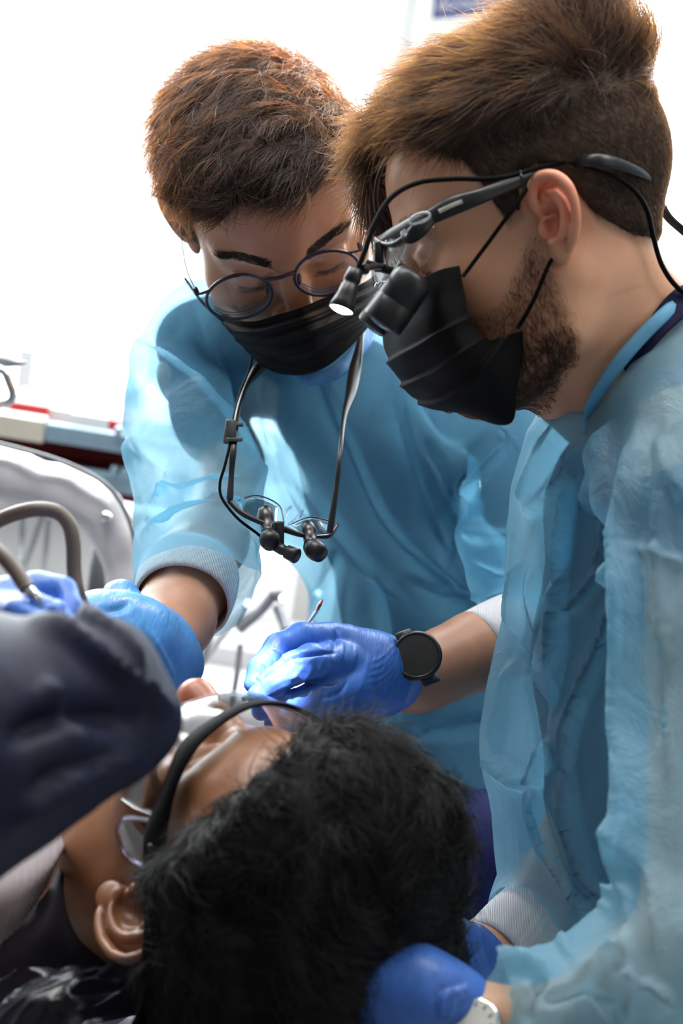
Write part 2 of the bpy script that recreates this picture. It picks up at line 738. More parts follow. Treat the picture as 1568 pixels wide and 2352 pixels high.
def gownmat(name, col, clear=0.30, trans=0.45, shine=0.25, bmp=0.25, thru=(0.36, 0.75, 0.94)):
    """thin non-woven fabric: lets light through, shows what lies right under it"""
    m, nt, b, out = nodes(name)
    f = noise(nt, 240, 5, 0.7)
    w = noise(nt, 22, 5, 0.65, dist=1.2)
    c = ramp(nt, f, [(0.25, tuple(x * 0.86 for x in col)), (0.75, tuple(min(1, x * 1.1) for x in col))])
    nt.links.new(c, b.inputs['Base Color'])
    b.inputs['Roughness'].default_value = 0.42
    b.inputs['Specular IOR Level'].default_value = shine
    add = nt.nodes.new('ShaderNodeMath')
    add.operation = 'MULTIPLY_ADD'
    nt.links.new(f, add.inputs[0])
    add.inputs[1].default_value = 0.08
    nt.links.new(w, add.inputs[2])
    bp = bump(nt, b, add.outputs[0], bmp, 0.012)
    t = nt.nodes.new('ShaderNodeBsdfTranslucent')
    t.inputs['Color'].default_value = (*thru, 1)
    nt.links.new(bp.outputs[0], t.inputs['Normal'])
    m1 = nt.nodes.new('ShaderNodeMixShader')
    m1.inputs[0].default_value = trans
    nt.links.new(b.outputs[0], m1.inputs[1])
    nt.links.new(t.outputs[0], m1.inputs[2])
    tr = nt.nodes.new('ShaderNodeBsdfTransparent')
    tr.inputs['Color'].default_value = (*[x ** 0.4 for x in thru], 1)
    rf = nt.nodes.new('ShaderNodeBsdfRefraction')
    rf.inputs['Color'].default_value = (*[x ** 0.2 for x in thru], 1)
    rf.inputs['IOR'].default_value = 1.08
    rf.inputs['Roughness'].default_value = 0.45
    m3 = nt.nodes.new('ShaderNodeMixShader')
    m3.inputs[0].default_value = 0.4
    nt.links.new(tr.outputs[0], m3.inputs[1])
    nt.links.new(rf.outputs[0], m3.inputs[2])
    m2 = nt.nodes.new('ShaderNodeMixShader')
    k = nt.nodes.new('ShaderNodeMapRange')
    k.inputs['To Min'].default_value = clear * 0.7
    k.inputs['To Max'].default_value = clear * 1.3
    nt.links.new(f, k.inputs['Value'])
    nt.links.new(k.outputs[0], m2.inputs[0])
    nt.links.new(m1.outputs[0], m2.inputs[1])
    nt.links.new(m3.outputs[0], m2.inputs[2])
    nt.links.new(m2.outputs[0], out.inputs['Surface'])
    return m


def glovemat(name, col, wr=0.25):
    m, nt, b, _ = nodes(name)
    f = noise(nt, 60, 4)
    nt.links.new(ramp(nt, f, [(0.3, tuple(c * 0.85 for c in col)), (0.7, tuple(min(1, c * 1.12) for c in col))]), b.inputs['Base Color'])
    b.inputs['Roughness'].default_value = 0.38
    b.inputs['Subsurface Weight'].default_value = 0.1
    b.inputs['Subsurface Radius'].default_value = (0.002, 0.004, 0.01)
    b.inputs['Specular IOR Level'].default_value = 0.45
    tc = nt.nodes.new('ShaderNodeTexCoord')
    mp = nt.nodes.new('ShaderNodeMapping')
    mp.inputs['Scale'].default_value = (260, 60, 90)
    mp.inputs['Rotation'].default_value = (0.3, 0.2, 0.4)
    nt.links.new(tc.outputs['Object'], mp.inputs['Vector'])
    n = nt.nodes.new('ShaderNodeTexNoise')
    n.inputs['Scale'].default_value = 1.0
    n.inputs['Detail'].default_value = 3
    n.inputs['Distortion'].default_value = 0.8
    nt.links.new(mp.outputs[0], n.inputs['Vector'])
    bump(nt, b, n.outputs['Fac'], wr, 0.003)
    return m


def knit(name, col, scale, axis=(1, 0, 0)):
    m, nt, b, _ = nodes(name)
    tc = nt.nodes.new('ShaderNodeTexCoord')
    w = nt.nodes.new('ShaderNodeTexWave')
    w.inputs['Scale'].default_value = scale
    w.inputs['Distortion'].default_value = 0.6
    mp = nt.nodes.new('ShaderNodeMapping')
    ax = Vector(axis).normalized()
    mp.inputs['Rotation'].default_value = ax.rotation_difference(Vector((1, 0, 0))).to_euler()
    nt.links.new(tc.outputs['Object'], mp.inputs['Vector'])
    nt.links.new(mp.outputs[0], w.inputs['Vector'])
    nt.links.new(ramp(nt, w.outputs['Fac'], [(0.1, tuple(c * 0.72 for c in col)), (0.6, col)]), b.inputs['Base Color'])
    b.inputs['Roughness'].default_value = 0.85
    bump(nt, b, w.outputs['Fac'], 0.5, 0.0015)
    return m


def clear(name, tint=(0.97, 0.99, 1.0), mixv=0.98, rough=0.02, fk=0.75):
    """clear plastic or lens glass: seen through, with a sharp shine"""
    m, nt, b, out = nodes(name)
    g = nt.nodes.new('ShaderNodeBsdfGlossy')
    g.inputs['Roughness'].default_value = rough
    tr = nt.nodes.new('ShaderNodeBsdfTransparent')
    tr.inputs['Color'].default_value = (*tint, 1)
    fr = nt.nodes.new('ShaderNodeFresnel')
    fr.inputs['IOR'].default_value = 1.5
    mx = nt.nodes.new('ShaderNodeMixShader')
    ad = nt.nodes.new('ShaderNodeMath')
    ad.operation = 'MULTIPLY_ADD'
    nt.links.new(fr.outputs[0], ad.inputs[0])
    ad.inputs[1].default_value = fk
    ad.inputs[2].default_value = 1.0 - mixv
    nt.links.new(ad.outputs[0], mx.inputs[0])
    nt.links.new(tr.outputs[0], mx.inputs[1])
    nt.links.new(g.outputs[0], mx.inputs[2])
    nt.links.new(mx.outputs[0], out.inputs['Surface'])
    return m


def weave(name, col, scale, spec=0.3, rough=0.7, var=0.6, bmp=0.3):
    m, nt, b, _ = nodes(name)
    tc = nt.nodes.new('ShaderNodeTexCoord')
    v = nt.nodes.new('ShaderNodeTexVoronoi')
    v.inputs['Scale'].default_value = scale
    v.inputs['Randomness'].default_value = 0.25
    nt.links.new(tc.outputs['Object'], v.inputs['Vector'])
    nt.links.new(ramp(nt, v.outputs['Distance'], [(0.1, tuple(min(1, c * (1 + var)) for c in col)), (0.6, col)]), b.inputs['Base Color'])
    b.inputs['Roughness'].default_value = rough
    b.inputs['Specular IOR Level'].default_value = spec
    bump(nt, b, v.outputs['Distance'], bmp, 0.0008)
    return m


def glow(name, col, strength):
    m, nt, b, _ = nodes(name)
    b.inputs['Base Color'].default_value = (*col, 1)
    b.inputs['Emission Color'].default_value = (*col, 1)
    b.inputs['Emission Strength'].default_value = strength
    return m


M = {
    'skin_a': skin('tan_skin', (0.50, 0.255, 0.155), (0.40, 0.19, 0.11)),
    'skin_b': skin('fair_skin', (0.84, 0.45, 0.28), (0.72, 0.36, 0.215), (0.10, 0.055, 0.03)),
    'skin_c': skin('brown_skin', (0.34, 0.155, 0.075), (0.24, 0.10, 0.047), rough=0.36),
    'hair_a': hairmat('dark_brown_hair', 0.88, 0.70),
    'hair_b': hairmat('mid_brown_hair', 0.80, 0.18),
    'beard': hairmat('brown_beard', 0.70, 0.6),
    'hair_c': plain('black_hair', (0.004, 0.0035, 0.0035), 0.42, var=0.3, spec=0.30),
    'binding': plain('blue_binding', (0.14, 0.42, 0.66), 0.6, var=0.1, bmp=0.2),
    'hair_base_a': plain('dark_brown_hair_mass', (0.035, 0.018, 0.012), 0.6, var=0.4, scale=120, bmp=0.5),
    'hair_base_b': plain('mid_brown_hair_mass', (0.075, 0.042, 0.024), 0.6, var=0.4, scale=120, bmp=0.5),
    'hair_base_c': plain('black_hair_mass', (0.006, 0.005, 0.005), 0.6, var=0.4, scale=120, bmp=0.5),
    'gown_a': gownmat('blue_gown_fabric', (0.18, 0.54, 0.82), 0.58, 0.60, thru=(0.40, 0.78, 0.97)),
    'gown_b': gownmat('pale_blue_gown_fabric', (0.32, 0.60, 0.79), 0.45, 0.45, 0.8, 0.4),
    'navy': plain('navy_scrub_fabric', (0.014, 0.015, 0.055), 0.8, var=0.3, scale=300, bmp=0.4, spec=0.2, bscale=900),
    'pants': plain('navy_trouser_fabric', (0.030, 0.032, 0.135), 0.8, var=0.25, scale=400, bmp=0.4, spec=0.2, bscale=1200),
    'navygown': plain('dark_navy_gown_fabric', (0.007, 0.0095, 0.034), 0.55, var=0.3, scale=60, bmp=0.3, spec=0.3, bscale=90),
    'glove': glovemat('blue_nitrile', (0.060, 0.18, 0.60)),
    'glove_b': glovemat('pale_blue_nitrile', (0.07, 0.26, 0.56)),
    'cuff': knit('white_ribbed_cuff', (0.80, 0.80, 0.83), 260),
    'mask': weave('black_mask_fabric', (0.0045, 0.004, 0.0045), 900, spec=0.15, var=1.0),
    'black': plain('black_plastic', (0.012, 0.012, 0.014), 0.38, var=0.2),
    'blackmatte': plain('matte_black_rubber', (0.004, 0.004, 0.0045), 0.7, var=0.2, spec=0.1),
    'brow': plain('dark_brow_hair', (0.014, 0.009, 0.007), 0.6),
    'steel': plain('polished_steel', (0.72, 0.70, 0.68), 0.22, 1.0, var=0.05),
    'blood': plain('red_stained_steel', (0.42, 0.03, 0.02), 0.35, 0.2, var=0.5, scale=500),
    'lens': clear('clear_lens'),
    'wrap': clear('clear_plastic_wrap', (0.80, 0.80, 0.92), 0.99, 0.16, 0.35),
    'frame': plain('dark_plum_frame', (0.045, 0.025, 0.04), 0.35, 0.4),
    'frameblue': plain('dark_blue_rim', (0.015, 0.03, 0.07), 0.4, 0.0),
    'gunmetal': plain('gunmetal', (0.06, 0.055, 0.055), 0.3, 0.8),
    'glassdark': plain('dark_watch_glass', (0.030, 0.028, 0.026), 0.15, 0.0, var=0.1),
    'dialwhite': plain('cream_dial', (0.80, 0.78, 0.70), 0.4),
    'white': plain('white_enamel', (0.82, 0.83, 0.83), 0.35, var=0.03),
    'wall': plain('white_wall_paint', (0.86, 0.87, 0.87), 0.8, var=0.02, bmp=0.05),
    'greywall': plain('grey_wall_paint', (0.16, 0.17, 0.18), 0.8, var=0.03),
    'ceil': plain('ceiling_tile_paint', (0.42, 0.43, 0.44), 0.9, var=0.03),
    'cream': plain('cream_plastic', (0.62, 0.58, 0.50), 0.5, var=0.06),
    'bluegrey': plain('blue_grey_plastic', (0.22, 0.33, 0.42), 0.5, var=0.08),
    'darkred': plain('dark_red_lining', (0.16, 0.006, 0.010), 0.6, var=0.3),
    'red': plain('red_enamel', (0.62, 0.03, 0.05), 0.3, var=0.1),
    'greyunit': plain('pale_grey_enamel', (0.62, 0.63, 0.66), 0.25, var=0.03, coat=0.4),
    'darkgrey': plain('dark_grey_plastic', (0.09, 0.095, 0.105), 0.4, var=0.1),
    'midgrey': plain('mid_grey_metal', (0.30, 0.32, 0.35), 0.35, 0.5, var=0.1),
    'chrome': plain('chrome', (0.75, 0.76, 0.78), 0.1, 1.0, var=0.02),
    'hosebrown': plain('brown_grey_hose', (0.16, 0.125, 0.10), 0.42, var=0.12, spec=0.5),
    'floor': plain('grey_floor_vinyl', (0.24, 0.25, 0.26), 0.45, var=0.05, scale=8),
    'chair': plain('dark_chair_vinyl', (0.018, 0.018, 0.024), 0.4, var=0.2),
    'jacket': knit('ribbed_taupe_knit', (0.30, 0.25, 0.26), 190, (1, 0.2, 0.3)),
    'darkshirt': plain('dark_shirt_fabric', (0.016, 0.013, 0.022), 0.8, var=0.3, scale=300),
    'paper': plain('poster_paper', (0.84, 0.85, 0.85), 0.7, var=0.02),
    'banner': plain('navy_print', (0.05, 0.06, 0.22), 0.6, var=0.1),
    'pink': plain('pale_pink_print', (0.75, 0.55, 0.52), 0.6, var=0.1),
    'ink': plain('pale_lettering', (0.75, 0.77, 0.82), 0.6, var=0.05),
    'lamp': glow('headlamp_glow', (1.0, 0.97, 0.90), 22.0),
    'led': glow('violet_white_led', (0.80, 0.78, 1.0), 9.0),
    'panel': glow('ceiling_panel_glow', (1.0, 0.98, 0.95), 3.0),
    'glass': clear('window_glass', (0.97, 0.99, 0.99), 0.97),
    'fog': plain('grey_window_blind', (0.70, 0.71, 0.71), 0.8, var=0.02),
    'foil': plain('dark_hair_band', (0.004, 0.004, 0.004), 0.4),
    'lensend': plain('coated_objective_lens', (0.10, 0.09, 0.12), 0.05, 0.3, var=0.3),
    'eyewhite': plain('eye_white', (0.75, 0.70, 0.66), 0.15),
}


# ------------------------------------------------------------------ the room (world axes: x right, y away, z up)
def wbox(name, lo, hi, mat, parent=None, bev=0.04, **k):
    lo, hi = np.array(lo, float), np.array(hi, float)
    V, F = rbox((lo + hi) / 2, np.maximum((hi - lo) / 2, 1e-4), None, bev)
    return part(name, V, F, mat, parent, world=True, smooth=False, **k)


def struct(name, lo, hi, mat, parent=None):
    return wbox(name, lo, hi, mat, parent, kind='structure')


YB = 3.40                                        # inner face of the back wall
struct('floor', (-2.6, -2.6, -0.1), (2.6, YB + 0.2, 0), M['floor'])
struct('ceiling', (-2.6, -2.6, 2.75), (2.6, YB + 0.2, 2.85), M['ceil'])
back = struct('wall_back', (-2.6, YB, 0), (2.6, YB + 0.15, 0.30), M['wall'])
struct('wall_back_top', (-2.6, YB, 2.45), (2.6, YB + 0.15, 2.75), M['wall'])
struct('wall_front', (-2.6, -2.6, 0), (2.6, -2.5, 2.75), M['greywall'])
struct('wall_right', (2.5, -2.6, 0), (2.6, YB, 2.75), M['greywall'])
struct('wall_left', (-2.6, -2.6, 0), (-2.5, YB, 2.75), M['greywall'])


def window(name, x0, x1, z0=0.62, z1=2.45, y=YB):
    fr = []
    t = 0.035
    for lo, hi in (((x0, z0), (x1, z0 + t)), ((x0, z1 - t), (x1, z1)), ((x0, z0), (x0 + t, z1)), ((x1 - t, z0), (x1, z1))):
        a, b = np.array((lo[0], y + 0.02, lo[1])), np.array((hi[0], y + 0.10, hi[1]))
        fr.append(rbox((a + b) / 2, (b - a) / 2, None, 0.08))
    V, F = join(*fr)
    w = part(name, V, F, M['white'], None, kind='structure', world=True, smooth=False)
    wbox('pane', (x0 + t, y + 0.055, z0 + t), (x1 - t, y + 0.061, z1 - t), M['glass'], w)
    wbox('window_sill', (x0, y - 0.06, z0 - 0.03), (x1, y + 0.02, z0), M['white'], w)
    return w


# ------------------------------------------------------------------ heads (local axes: x the person's right, y forward, z up)
def smin(a, b, k):
    h = np.maximum(k - np.abs(a - b), 0) / k
    return np.minimum(a, b) - h * h * k * 0.25


def smax(a, b, k):
    return -smin(-a, -b, k)


def ear_pts(sd, out=0.0):
    """ear plane: forward a, up b, outward c -> head axes; sd = +1 right, -1 left"""
    e = np.array((0.0735 * sd, -0.012, -0.004))
    fl = math.radians(24 + out)
    tl = math.radians(11)
    A = np.array((-sd * math.sin(fl), math.cos(fl), 0))       # forward edge hugs the head, rear edge stands out
    Cc = np.array((sd * math.cos(fl), math.sin(fl), 0))
    B = np.array((0, 0, 1.0))
    A2 = A * math.cos(tl) + B * math.sin(tl)
    B2 = B * math.cos(tl) - A * math.sin(tl)
    return lambda a, b, c: e + A2 * a + B2 * b + Cc * c, np.array((A2, B2, Cc))


def make_ear(sd, s=1.0, out=0.0, h=0.0009):
    """outer ear: folded rim, inner ridge, deep bowl, lobe, on a finer grid"""
    P, R = ear_pts(sd, out)
    c0 = P(0, 0.002, 0.0)
    v = Vol(c0 - 0.042 * s, c0 + 0.042 * s, h)
    v.ell(P(-0.004 * s, 0.003 * s, 0.0035), (0.0165 * s, 0.0275 * s, 0.0034), 0.004, rot=R)
    v.ell(P(0.0005 * s, -0.0245 * s, 0.0045), (0.0082 * s, 0.0100 * s, 0.0042), 0.005, rot=R)
    v.ell(P(0.004 * s, -0.004 * s, -0.005), (0.012 * s, 0.018 * s, 0.008), 0.008, rot=R)
    hel = [(0.001, -0.001, 0.002), (0.0085, 0.006, 0.006), (0.0125, 0.015, 0.0085), (0.0105, 0.0255, 0.0095), (0.002, 0.0318, 0.010), (-0.010, 0.0305, 0.0105),
           (-0.0185, 0.022, 0.011), (-0.0212, 0.010, 0.011), (-0.0198, -0.003, 0.0102), (-0.0150, -0.014, 0.009), (-0.0085, -0.0225, 0.007)]
    v.chain([P(a * s, b * s, c) for a, b, c in catmull(np.array(hel), 34)], list(catmull(np.array([[q] for q in [0.0018, 0.0026, 0.0030, 0.0032, 0.0034, 0.0034, 0.0034, 0.0033, 0.0031, 0.0029, 0.0024]]), 34)[:, 0]), 0.0022)
    ant = [(-0.0015, -0.0145, 0.0075), (-0.0075, -0.0095, 0.009), (-0.0115, -0.001, 0.0098), (-0.0115, 0.008, 0.0095), (-0.0075, 0.016, 0.0085), (0.0005, 0.0225, 0.0065)]
    v.chain([P(a * s, b * s, c) for a, b, c in catmull(np.array(ant), 20)], list(np.linspace(0.0027, 0.0019, 20)), 0.0028)
    v.cap(P(-0.009 * s, 0.012 * s, 0.0088), P(0.004 * s, 0.0145 * s, 0.0055), 0.0021, 0.0014, 0.003)
    v.ell(P(0.0015 * s, -0.0015 * s, 0.0090), (0.0086 * s, 0.0120 * s, 0.0105), 0.0022, 'sub', rot=R)
    v.ell(P(-0.0035 * s, 0.0235 * s, 0.0120), (0.0095 * s, 0.0032 * s, 0.0075), 0.0018, 'sub', rot=R)
    v.chain([P(a * s, b * s, c) for a, b, c in ((-0.0160, 0.018, 0.0125), (-0.0172, 0.008, 0.0125), (-0.0155, -0.004, 0.0118))], [0.0020, 0.0022, 0.0016], 0.002, 'sub')
    v.ell(P(0.0105 * s, -0.0065 * s, 0.0055), (0.0038 * s, 0.0060 * s, 0.0042), 0.003, rot=R)
    v.ell(P(0.0035 * s, -0.0165 * s, 0.0080), (0.0042 * s, 0.0028 * s, 0.0030), 0.003, rot=R)
    v.cap(P(0.0085 * s, 0.002 * s, 0.005), P(-0.001 * s, 0.0035 * s, 0.003), 0.0016, 0.0010, 0.002)
    V, Q = v.mesh()
    return relax(V, Q, 1, 0.4), Q


def make_head(neck, hface=1.0, nose=1.0, h=0.0018, ears=(1, -1), earscale=1.0, earout=0.0, lids=-0.008, mouth=True, nwing=1.0, jaw=1.0, lift=0.0):
    v = Vol((-0.118, -0.150, -0.20), (0.118, 0.150, 0.175), h)
    v.ell((0, -0.008, 0.034), (0.0765, 0.096, 0.083), 0)
    v.ell((0, 0.026, 0.045), (0.064, 0.062, 0.056), 0.02)
    v.ell((0, 0.030, -0.030), (0.059 * hface, 0.060, 0.084), 0.03)
    for s in (1, -1):
        v.ell((0.046 * s * hface, 0.052, -0.026), (0.021, 0.022, 0.018), 0.028)
        v.chain([(0.054 * s, -0.004, -0.052), (0.050 * s * jaw, 0.012, -0.078), (0.030 * s * jaw, 0.052, -0.100 + lift), (0, 0.074, -0.103 + lift)], [0.016, 0.016, 0.017, 0.018], 0.026)
        v.cap((0.012 * s, 0.0845, 0.019), (0.046 * s, 0.067, 0.021), 0.008, 0.008, 0.018)
    v.ell((0, 0.084, -0.066), (0.026, 0.020, 0.024), 0.024)
    v.ell((0, 0.090 - 0.4 * lift, -0.105 + lift), (0.016, 0.011, 0.012), 0.02)
    for s in (1, -1):
        v.ell((0.033 * s, 0.093, -0.001), (0.0195, 0.016, 0.0125), 0.012, 'sub')
        v.ell((0.033 * s, 0.0715, -0.002), (0.0175, 0.0150, 0.0135), 0.005)
        v.cap((0.020 * s, 0.0865, 0.004), (0.045 * s, 0.081, 0.0045), 0.0022, 0.0022, 0.006)
        v.chain([(0.021 * s, 0.0865, lids + 0.001), (0.033 * s, 0.0885, lids - 0.0015), (0.046 * s, 0.081, lids + 0.001)], [0.0010, 0.0013, 0.001], 0.003, 'sub')
    v.chain([(0, 0.084, 0.010), (0, 0.096, -0.012), (0, 0.109 * (0.98 + 0.02 * nose), -0.037)], [0.0075, 0.0085, 0.0120 * nose], 0.012)
    for s in (1, -1):
        v.ell((0.0125 * s * nwing, 0.0985, -0.041), (0.0085 * nwing, 0.0105, 0.0085), 0.006)
        v.ell((0.007 * s, 0.104, -0.0505), (0.0035, 0.006, 0.003), 0.003, 'sub')
    if mouth:
        v.cap((-0.018, 0.093, -0.066), (0.018, 0.093, -0.066), 0.0055, 0.0055, 0.008)
        v.cap((-0.015, 0.092, -0.077), (0.015, 0.092, -0.077), 0.006, 0.006, 0.008)
        v.cap((-0.024, 0.098, -0.0715), (0.024, 0.098, -0.0715), 0.0012, 0.0012, 0.003, 'sub')
    v.chain(neck[0], neck[1], 0.030)
    bare = v.f.copy()
    V, Q = v.mesh()
    V = relax(V, Q, 1, 0.4)
    for e in ears:
        v2, q2 = make_ear(e, earscale, earout)
        Q = np.concatenate([Q, q2 + len(V)])
        V = np.concatenate([V, v2])
    return v, bare, V, Q


def axes_from(F, U):
    F = unit(np.array(F, float))
    U = np.array(U, float)
    U = unit(U - F * (U @ F))
    return np.array((np.cross(F, U), F, U))            # rows: right, forward, up in camera axes


class Pose:
    def __init__(s, R, o, k=1.0):
        s.R, s.o, s.k = R, np.array(o, float), k

    def c(s, L):
        return s.k * np.asarray(L, float) @ s.R + s.o

    def l(s, P):
        return (np.asarray(P, float) - s.o) @ s.R.T / s.k


def hairline(P, tab):
    """signed height above the hairline: tab maps forward y to the line's z"""
    ys, zs = zip(*tab)
    return P[2] - np.interp(P[1], ys, zs)


def hair_mass(v, bare, thick, line, extra=None, relax_n=2):
    """solid hair on the skull: thick(x,y,z) deep above the hairline, sunk below it"""
    X, Y, Z = np.broadcast_arrays(*v.axes())
    b = line(X, Y, Z)
    t = thick(X, Y, Z)
    T = -0.006 + (t + 0.006) * np.clip(b / 0.016, 0, 1) ** 0.6
    f = (bare - T).astype(np.float32)
    w = Vol(v.lo, v.lo + v.h * (v.n - 1), v.h)
    w.n = np.array(f.shape)
    w.f = f
    if extra:
        extra(w)
    V, Q = w.mesh()
    V = relax(V, Q, relax_n, 0.5)
    # only keep what stands proud of the skin
    sk = v.sample(V, bare)
    bb = line(V[:, 0], V[:, 1], V[:, 2])
    V, Q = drop(V, Q, (sk < -0.004) & (bb < 0.004))
    return w, V, Q


# ------------------------------------------------------------------ cloth, limb and hand builders
def pr(lst):
    """[(px, py, depth, radius in px)] -> points and radii in metres"""
    return [C(a, b, d) for a, b, d, _ in lst], [r * d / FPX for _, _, d, r in lst]


def bounds(lists, m=0.03):
    P = np.concatenate([np.array(pr(l)[0]) for l in lists])
    R = max(max(pr(l)[1]) for l in lists)
    return P.min(0) - R - m, P.max(0) + R + m


def sculpt(lists, h, k=0.03, flat=None):
    """one smooth body grown along several limb lists"""
    lo, hi = bounds(lists)
    v = Vol(lo, hi, h)
    for i, l in enumerate(lists):
        p, r = pr(l)
        v.chain(p, r, k if np.isscalar(k) else k[i], flat=flat[i] if flat else None)
    return v


def joinq(*ms):
    V = np.concatenate([m[0] for m in ms])
    n = np.cumsum([0] + [len(m[0]) for m in ms[:-1]])
    return V, np.concatenate([m[1] + k for m, k in zip(ms, n)])


def cutplane(V, Q, p, n, rad, side=None):
    """open a hem: drop what lies beyond the plane within rad of p"""
    q = V - p
    n = n / np.linalg.norm(n)
    s = q @ n
    r = np.linalg.norm(q - s[:, None] * n, axis=1)
    out = (s > 0) & (r < rad) & (s < 0.16)
    kill = out[Q].all(1)
    Q = Q[~kill]
    edge = np.zeros(len(V), bool)
    edge[Q.ravel()] = True
    edge &= out
    V = V.copy()
    V[edge] -= s[edge][:, None] * n
    return drop(V, Q, out & ~edge)


def ring(a, b, ra, rb, seg=64, rows=10, flat=1.0, up=None, wob=0.0, thick=0.0022):
    """knitted cuff: an open band with a rolled edge, from a to b"""
    P = np.array([a + (b - a) * t for t in np.linspace(0, 1, rows)])
    r = np.linspace(ra, rb, rows)
    r = r + 0.03 * r.mean() * np.sin(np.linspace(0, 1, rows) * math.pi)
    P = np.concatenate([P, P[::-1]])
    r = np.concatenate([r, r[::-1] - thick])
    ax = (b - a) / np.linalg.norm(b - a)
    u = np.cross(ax, up if up is not None else (0.2, 0.9, 0.3))
    u /= np.linalg.norm(u)
    w = np.cross(ax, u)
    th = np.linspace(0, 2 * math.pi, seg, endpoint=False)
    wv = 1 + wob * np.sin(th * 3 + 1) + wob * 0.6 * np.sin(th * 5)
    V = np.concatenate([p + (q * wv)[:, None] * (np.cos(th)[:, None] * u + flat * np.sin(th)[:, None] * w) for p, q in zip(P, r)])
    n = len(P)
    i, j = np.meshgrid(np.arange(n), np.arange(seg), indexing='ij')
    k, l = (i + 1) % n, (j + 1) % seg
    F = np.stack([i * seg + j, i * seg + l, k * seg + l, k * seg + j], -1).reshape(-1, 4)
    return V, F


def hair_cards(V, Q, pose, wfn, n, comb, length, lift, seed, curl=0.0, clump=0.35, m=7, droop=0.0, gdir=(0, 0, -1), cell=120.0):
    w = wfn(V)
    rs = np.random.RandomState(seed)
    P, N = surf_points(V, Q, n, w, rs)
    cb = comb(P)
    L = length(P) if callable(length) else length
    lf = lift(P) if callable(lift) else lift
    S = grow(P, N, cb, L, lf, m, curl, clump, cell, seed, droop, gdir)
    return pose.c(S.reshape(-1, 3)).reshape(S.shape)


# ------------------------------------------------------------------ the man on the far side, in round glasses
man_a = thing('person', 'dark-haired person in round glasses, black mask and blue gown, leaning over the lying person', 'person', (0.05, 1.75, 0.0))
p_, r_ = math.radians(50), math.radians(13)
poseA = Pose(axes_from((math.sin(p_) * math.sin(r_) + 0.02, -math.sin(p_) * math.cos(r_), math.cos(p_)),
                       (-math.cos(p_) * math.sin(r_), math.cos(p_) * math.cos(r_), math.sin(p_))), C(628, 468, 1.60), 0.95)
neckA = ([(0, -0.030, -0.05), (0, -0.065, -0.12), (0, -0.10, -0.19)], [0.056, 0.057, 0.062])
vA, bareA, VA, QA = make_head(neckA, 1.04, 1.06, nwing=1.08, lift=0.010)
armsA = [[(470, 860, 1.71, 72), (535, 1060, 1.68, 62), (480, 1240, 1.575, 80), (430, 1330, 1.515, 98), (400, 1425, 1.46, 82), (376, 1478, 1.435, 64), (330, 1450, 1.41, 60)],
         [(1230, 1000, 1.66, 85), (1262, 1200, 1.69, 78), (1300, 1400, 1.60, 78), (1180, 1458, 1.56, 80), (1090, 1497, 1.535, 80), (1010, 1532, 1.512, 73), (950, 1560, 1.495, 66), (900, 1550, 1.48, 60)],
         [(440, 860, 1.70, 80), (700, 860, 1.74, 110), (1000, 960, 1.74, 110), (1230, 1000, 1.66, 85)],
         [(860, 960, 1.78, 150), (980, 1400, 1.80, 170), (1000, 1900, 1.82, 180)]]
vb = sculpt(armsA, 0.005, 0.02)
body = joinq((poseA.c(VA), QA), vb.mesh())
fl = np.zeros(len(body[0]))
sh = np.zeros(len(body[0]))
L_ = VA
fl[:len(VA)] = 0.35 * np.exp(-((L_[:, 0]) ** 2 + (L_[:, 1] - 0.105) ** 2 + (L_[:, 2] + 0.035) ** 2) / 0.02 ** 2)
tabA = [(-0.13, -0.060), (-0.08, -0.055), (-0.045, -0.030), (-0.030, 0.020), (-0.015, 0.036), (0.004, 0.030), (0.008, -0.008), (0.024, -0.012), (0.033, 0.006),
        (0.040, 0.040), (0.055, 0.062), (0.080, 0.074), (0.12, 0.078)]
lineA = lambda X, Y, Z: Z - np.interp(Y, *zip(*tabA)) - 0.006 * np.sin(X * 90)
sh[:len(VA)] = np.clip(lineA(L_[:, 0], L_[:, 1], L_[:, 2]) / 0.008 + 0.4, 0, 1) * 0.95
part('body', body[0], body[1], M['skin_a'], man_a, attrs={'stubble': sh, 'flush': fl})


def thickA(X, Y, Z):
    top = np.clip((Z - 0.025) / 0.06, 0, 1)
    right = np.clip(X / 0.06, -1, 1)
    return 0.003 + top * (0.010 + 0.003 * right) + 0.002 * np.clip(right, 0, 1) + 0.005 * top * np.clip(Y / 0.06, 0, 1)


hA, VhA, QhA = hair_mass(vA, bareA, thickA, lineA)
tt = np.clip((VhA[:, 2] - 0.03) / 0.05, 0, 1)
VhA = VhA + vnormals(VhA, QhA) * (0.0035 * noise3(VhA * (1, 1.6, 1.6), 95, 3) * tt)[:, None]
hair_a = part('hair', poseA.c(VhA), QhA, M['hair_base_a'], man_a)


def combA(P):
    left = np.clip((-P[:, 0] - 0.035) / 0.03, 0, 1)[:, None]      # his left side lies down short
    right = np.clip((P[:, 0] - 0.05) / 0.025, 0, 1)[:, None]
    low = np.clip((0.055 - P[:, 2]) / 0.04, 0, 1)[:, None]
    top = np.array((0.75, 0.62, -0.15)) + 0 * P
    s = low * np.maximum(left, right)
    return top * (1 - s) + np.array((0.1, 0.35, -1.0)) * s


def lenA(P):
    return 0.009 + 0.024 * np.clip((P[:, 2] - 0.035) / 0.05, 0, 1)


def liftA(P):
    return 0.26 + 0.14 * np.clip(P[:, 1] / 0.06, 0, 1)


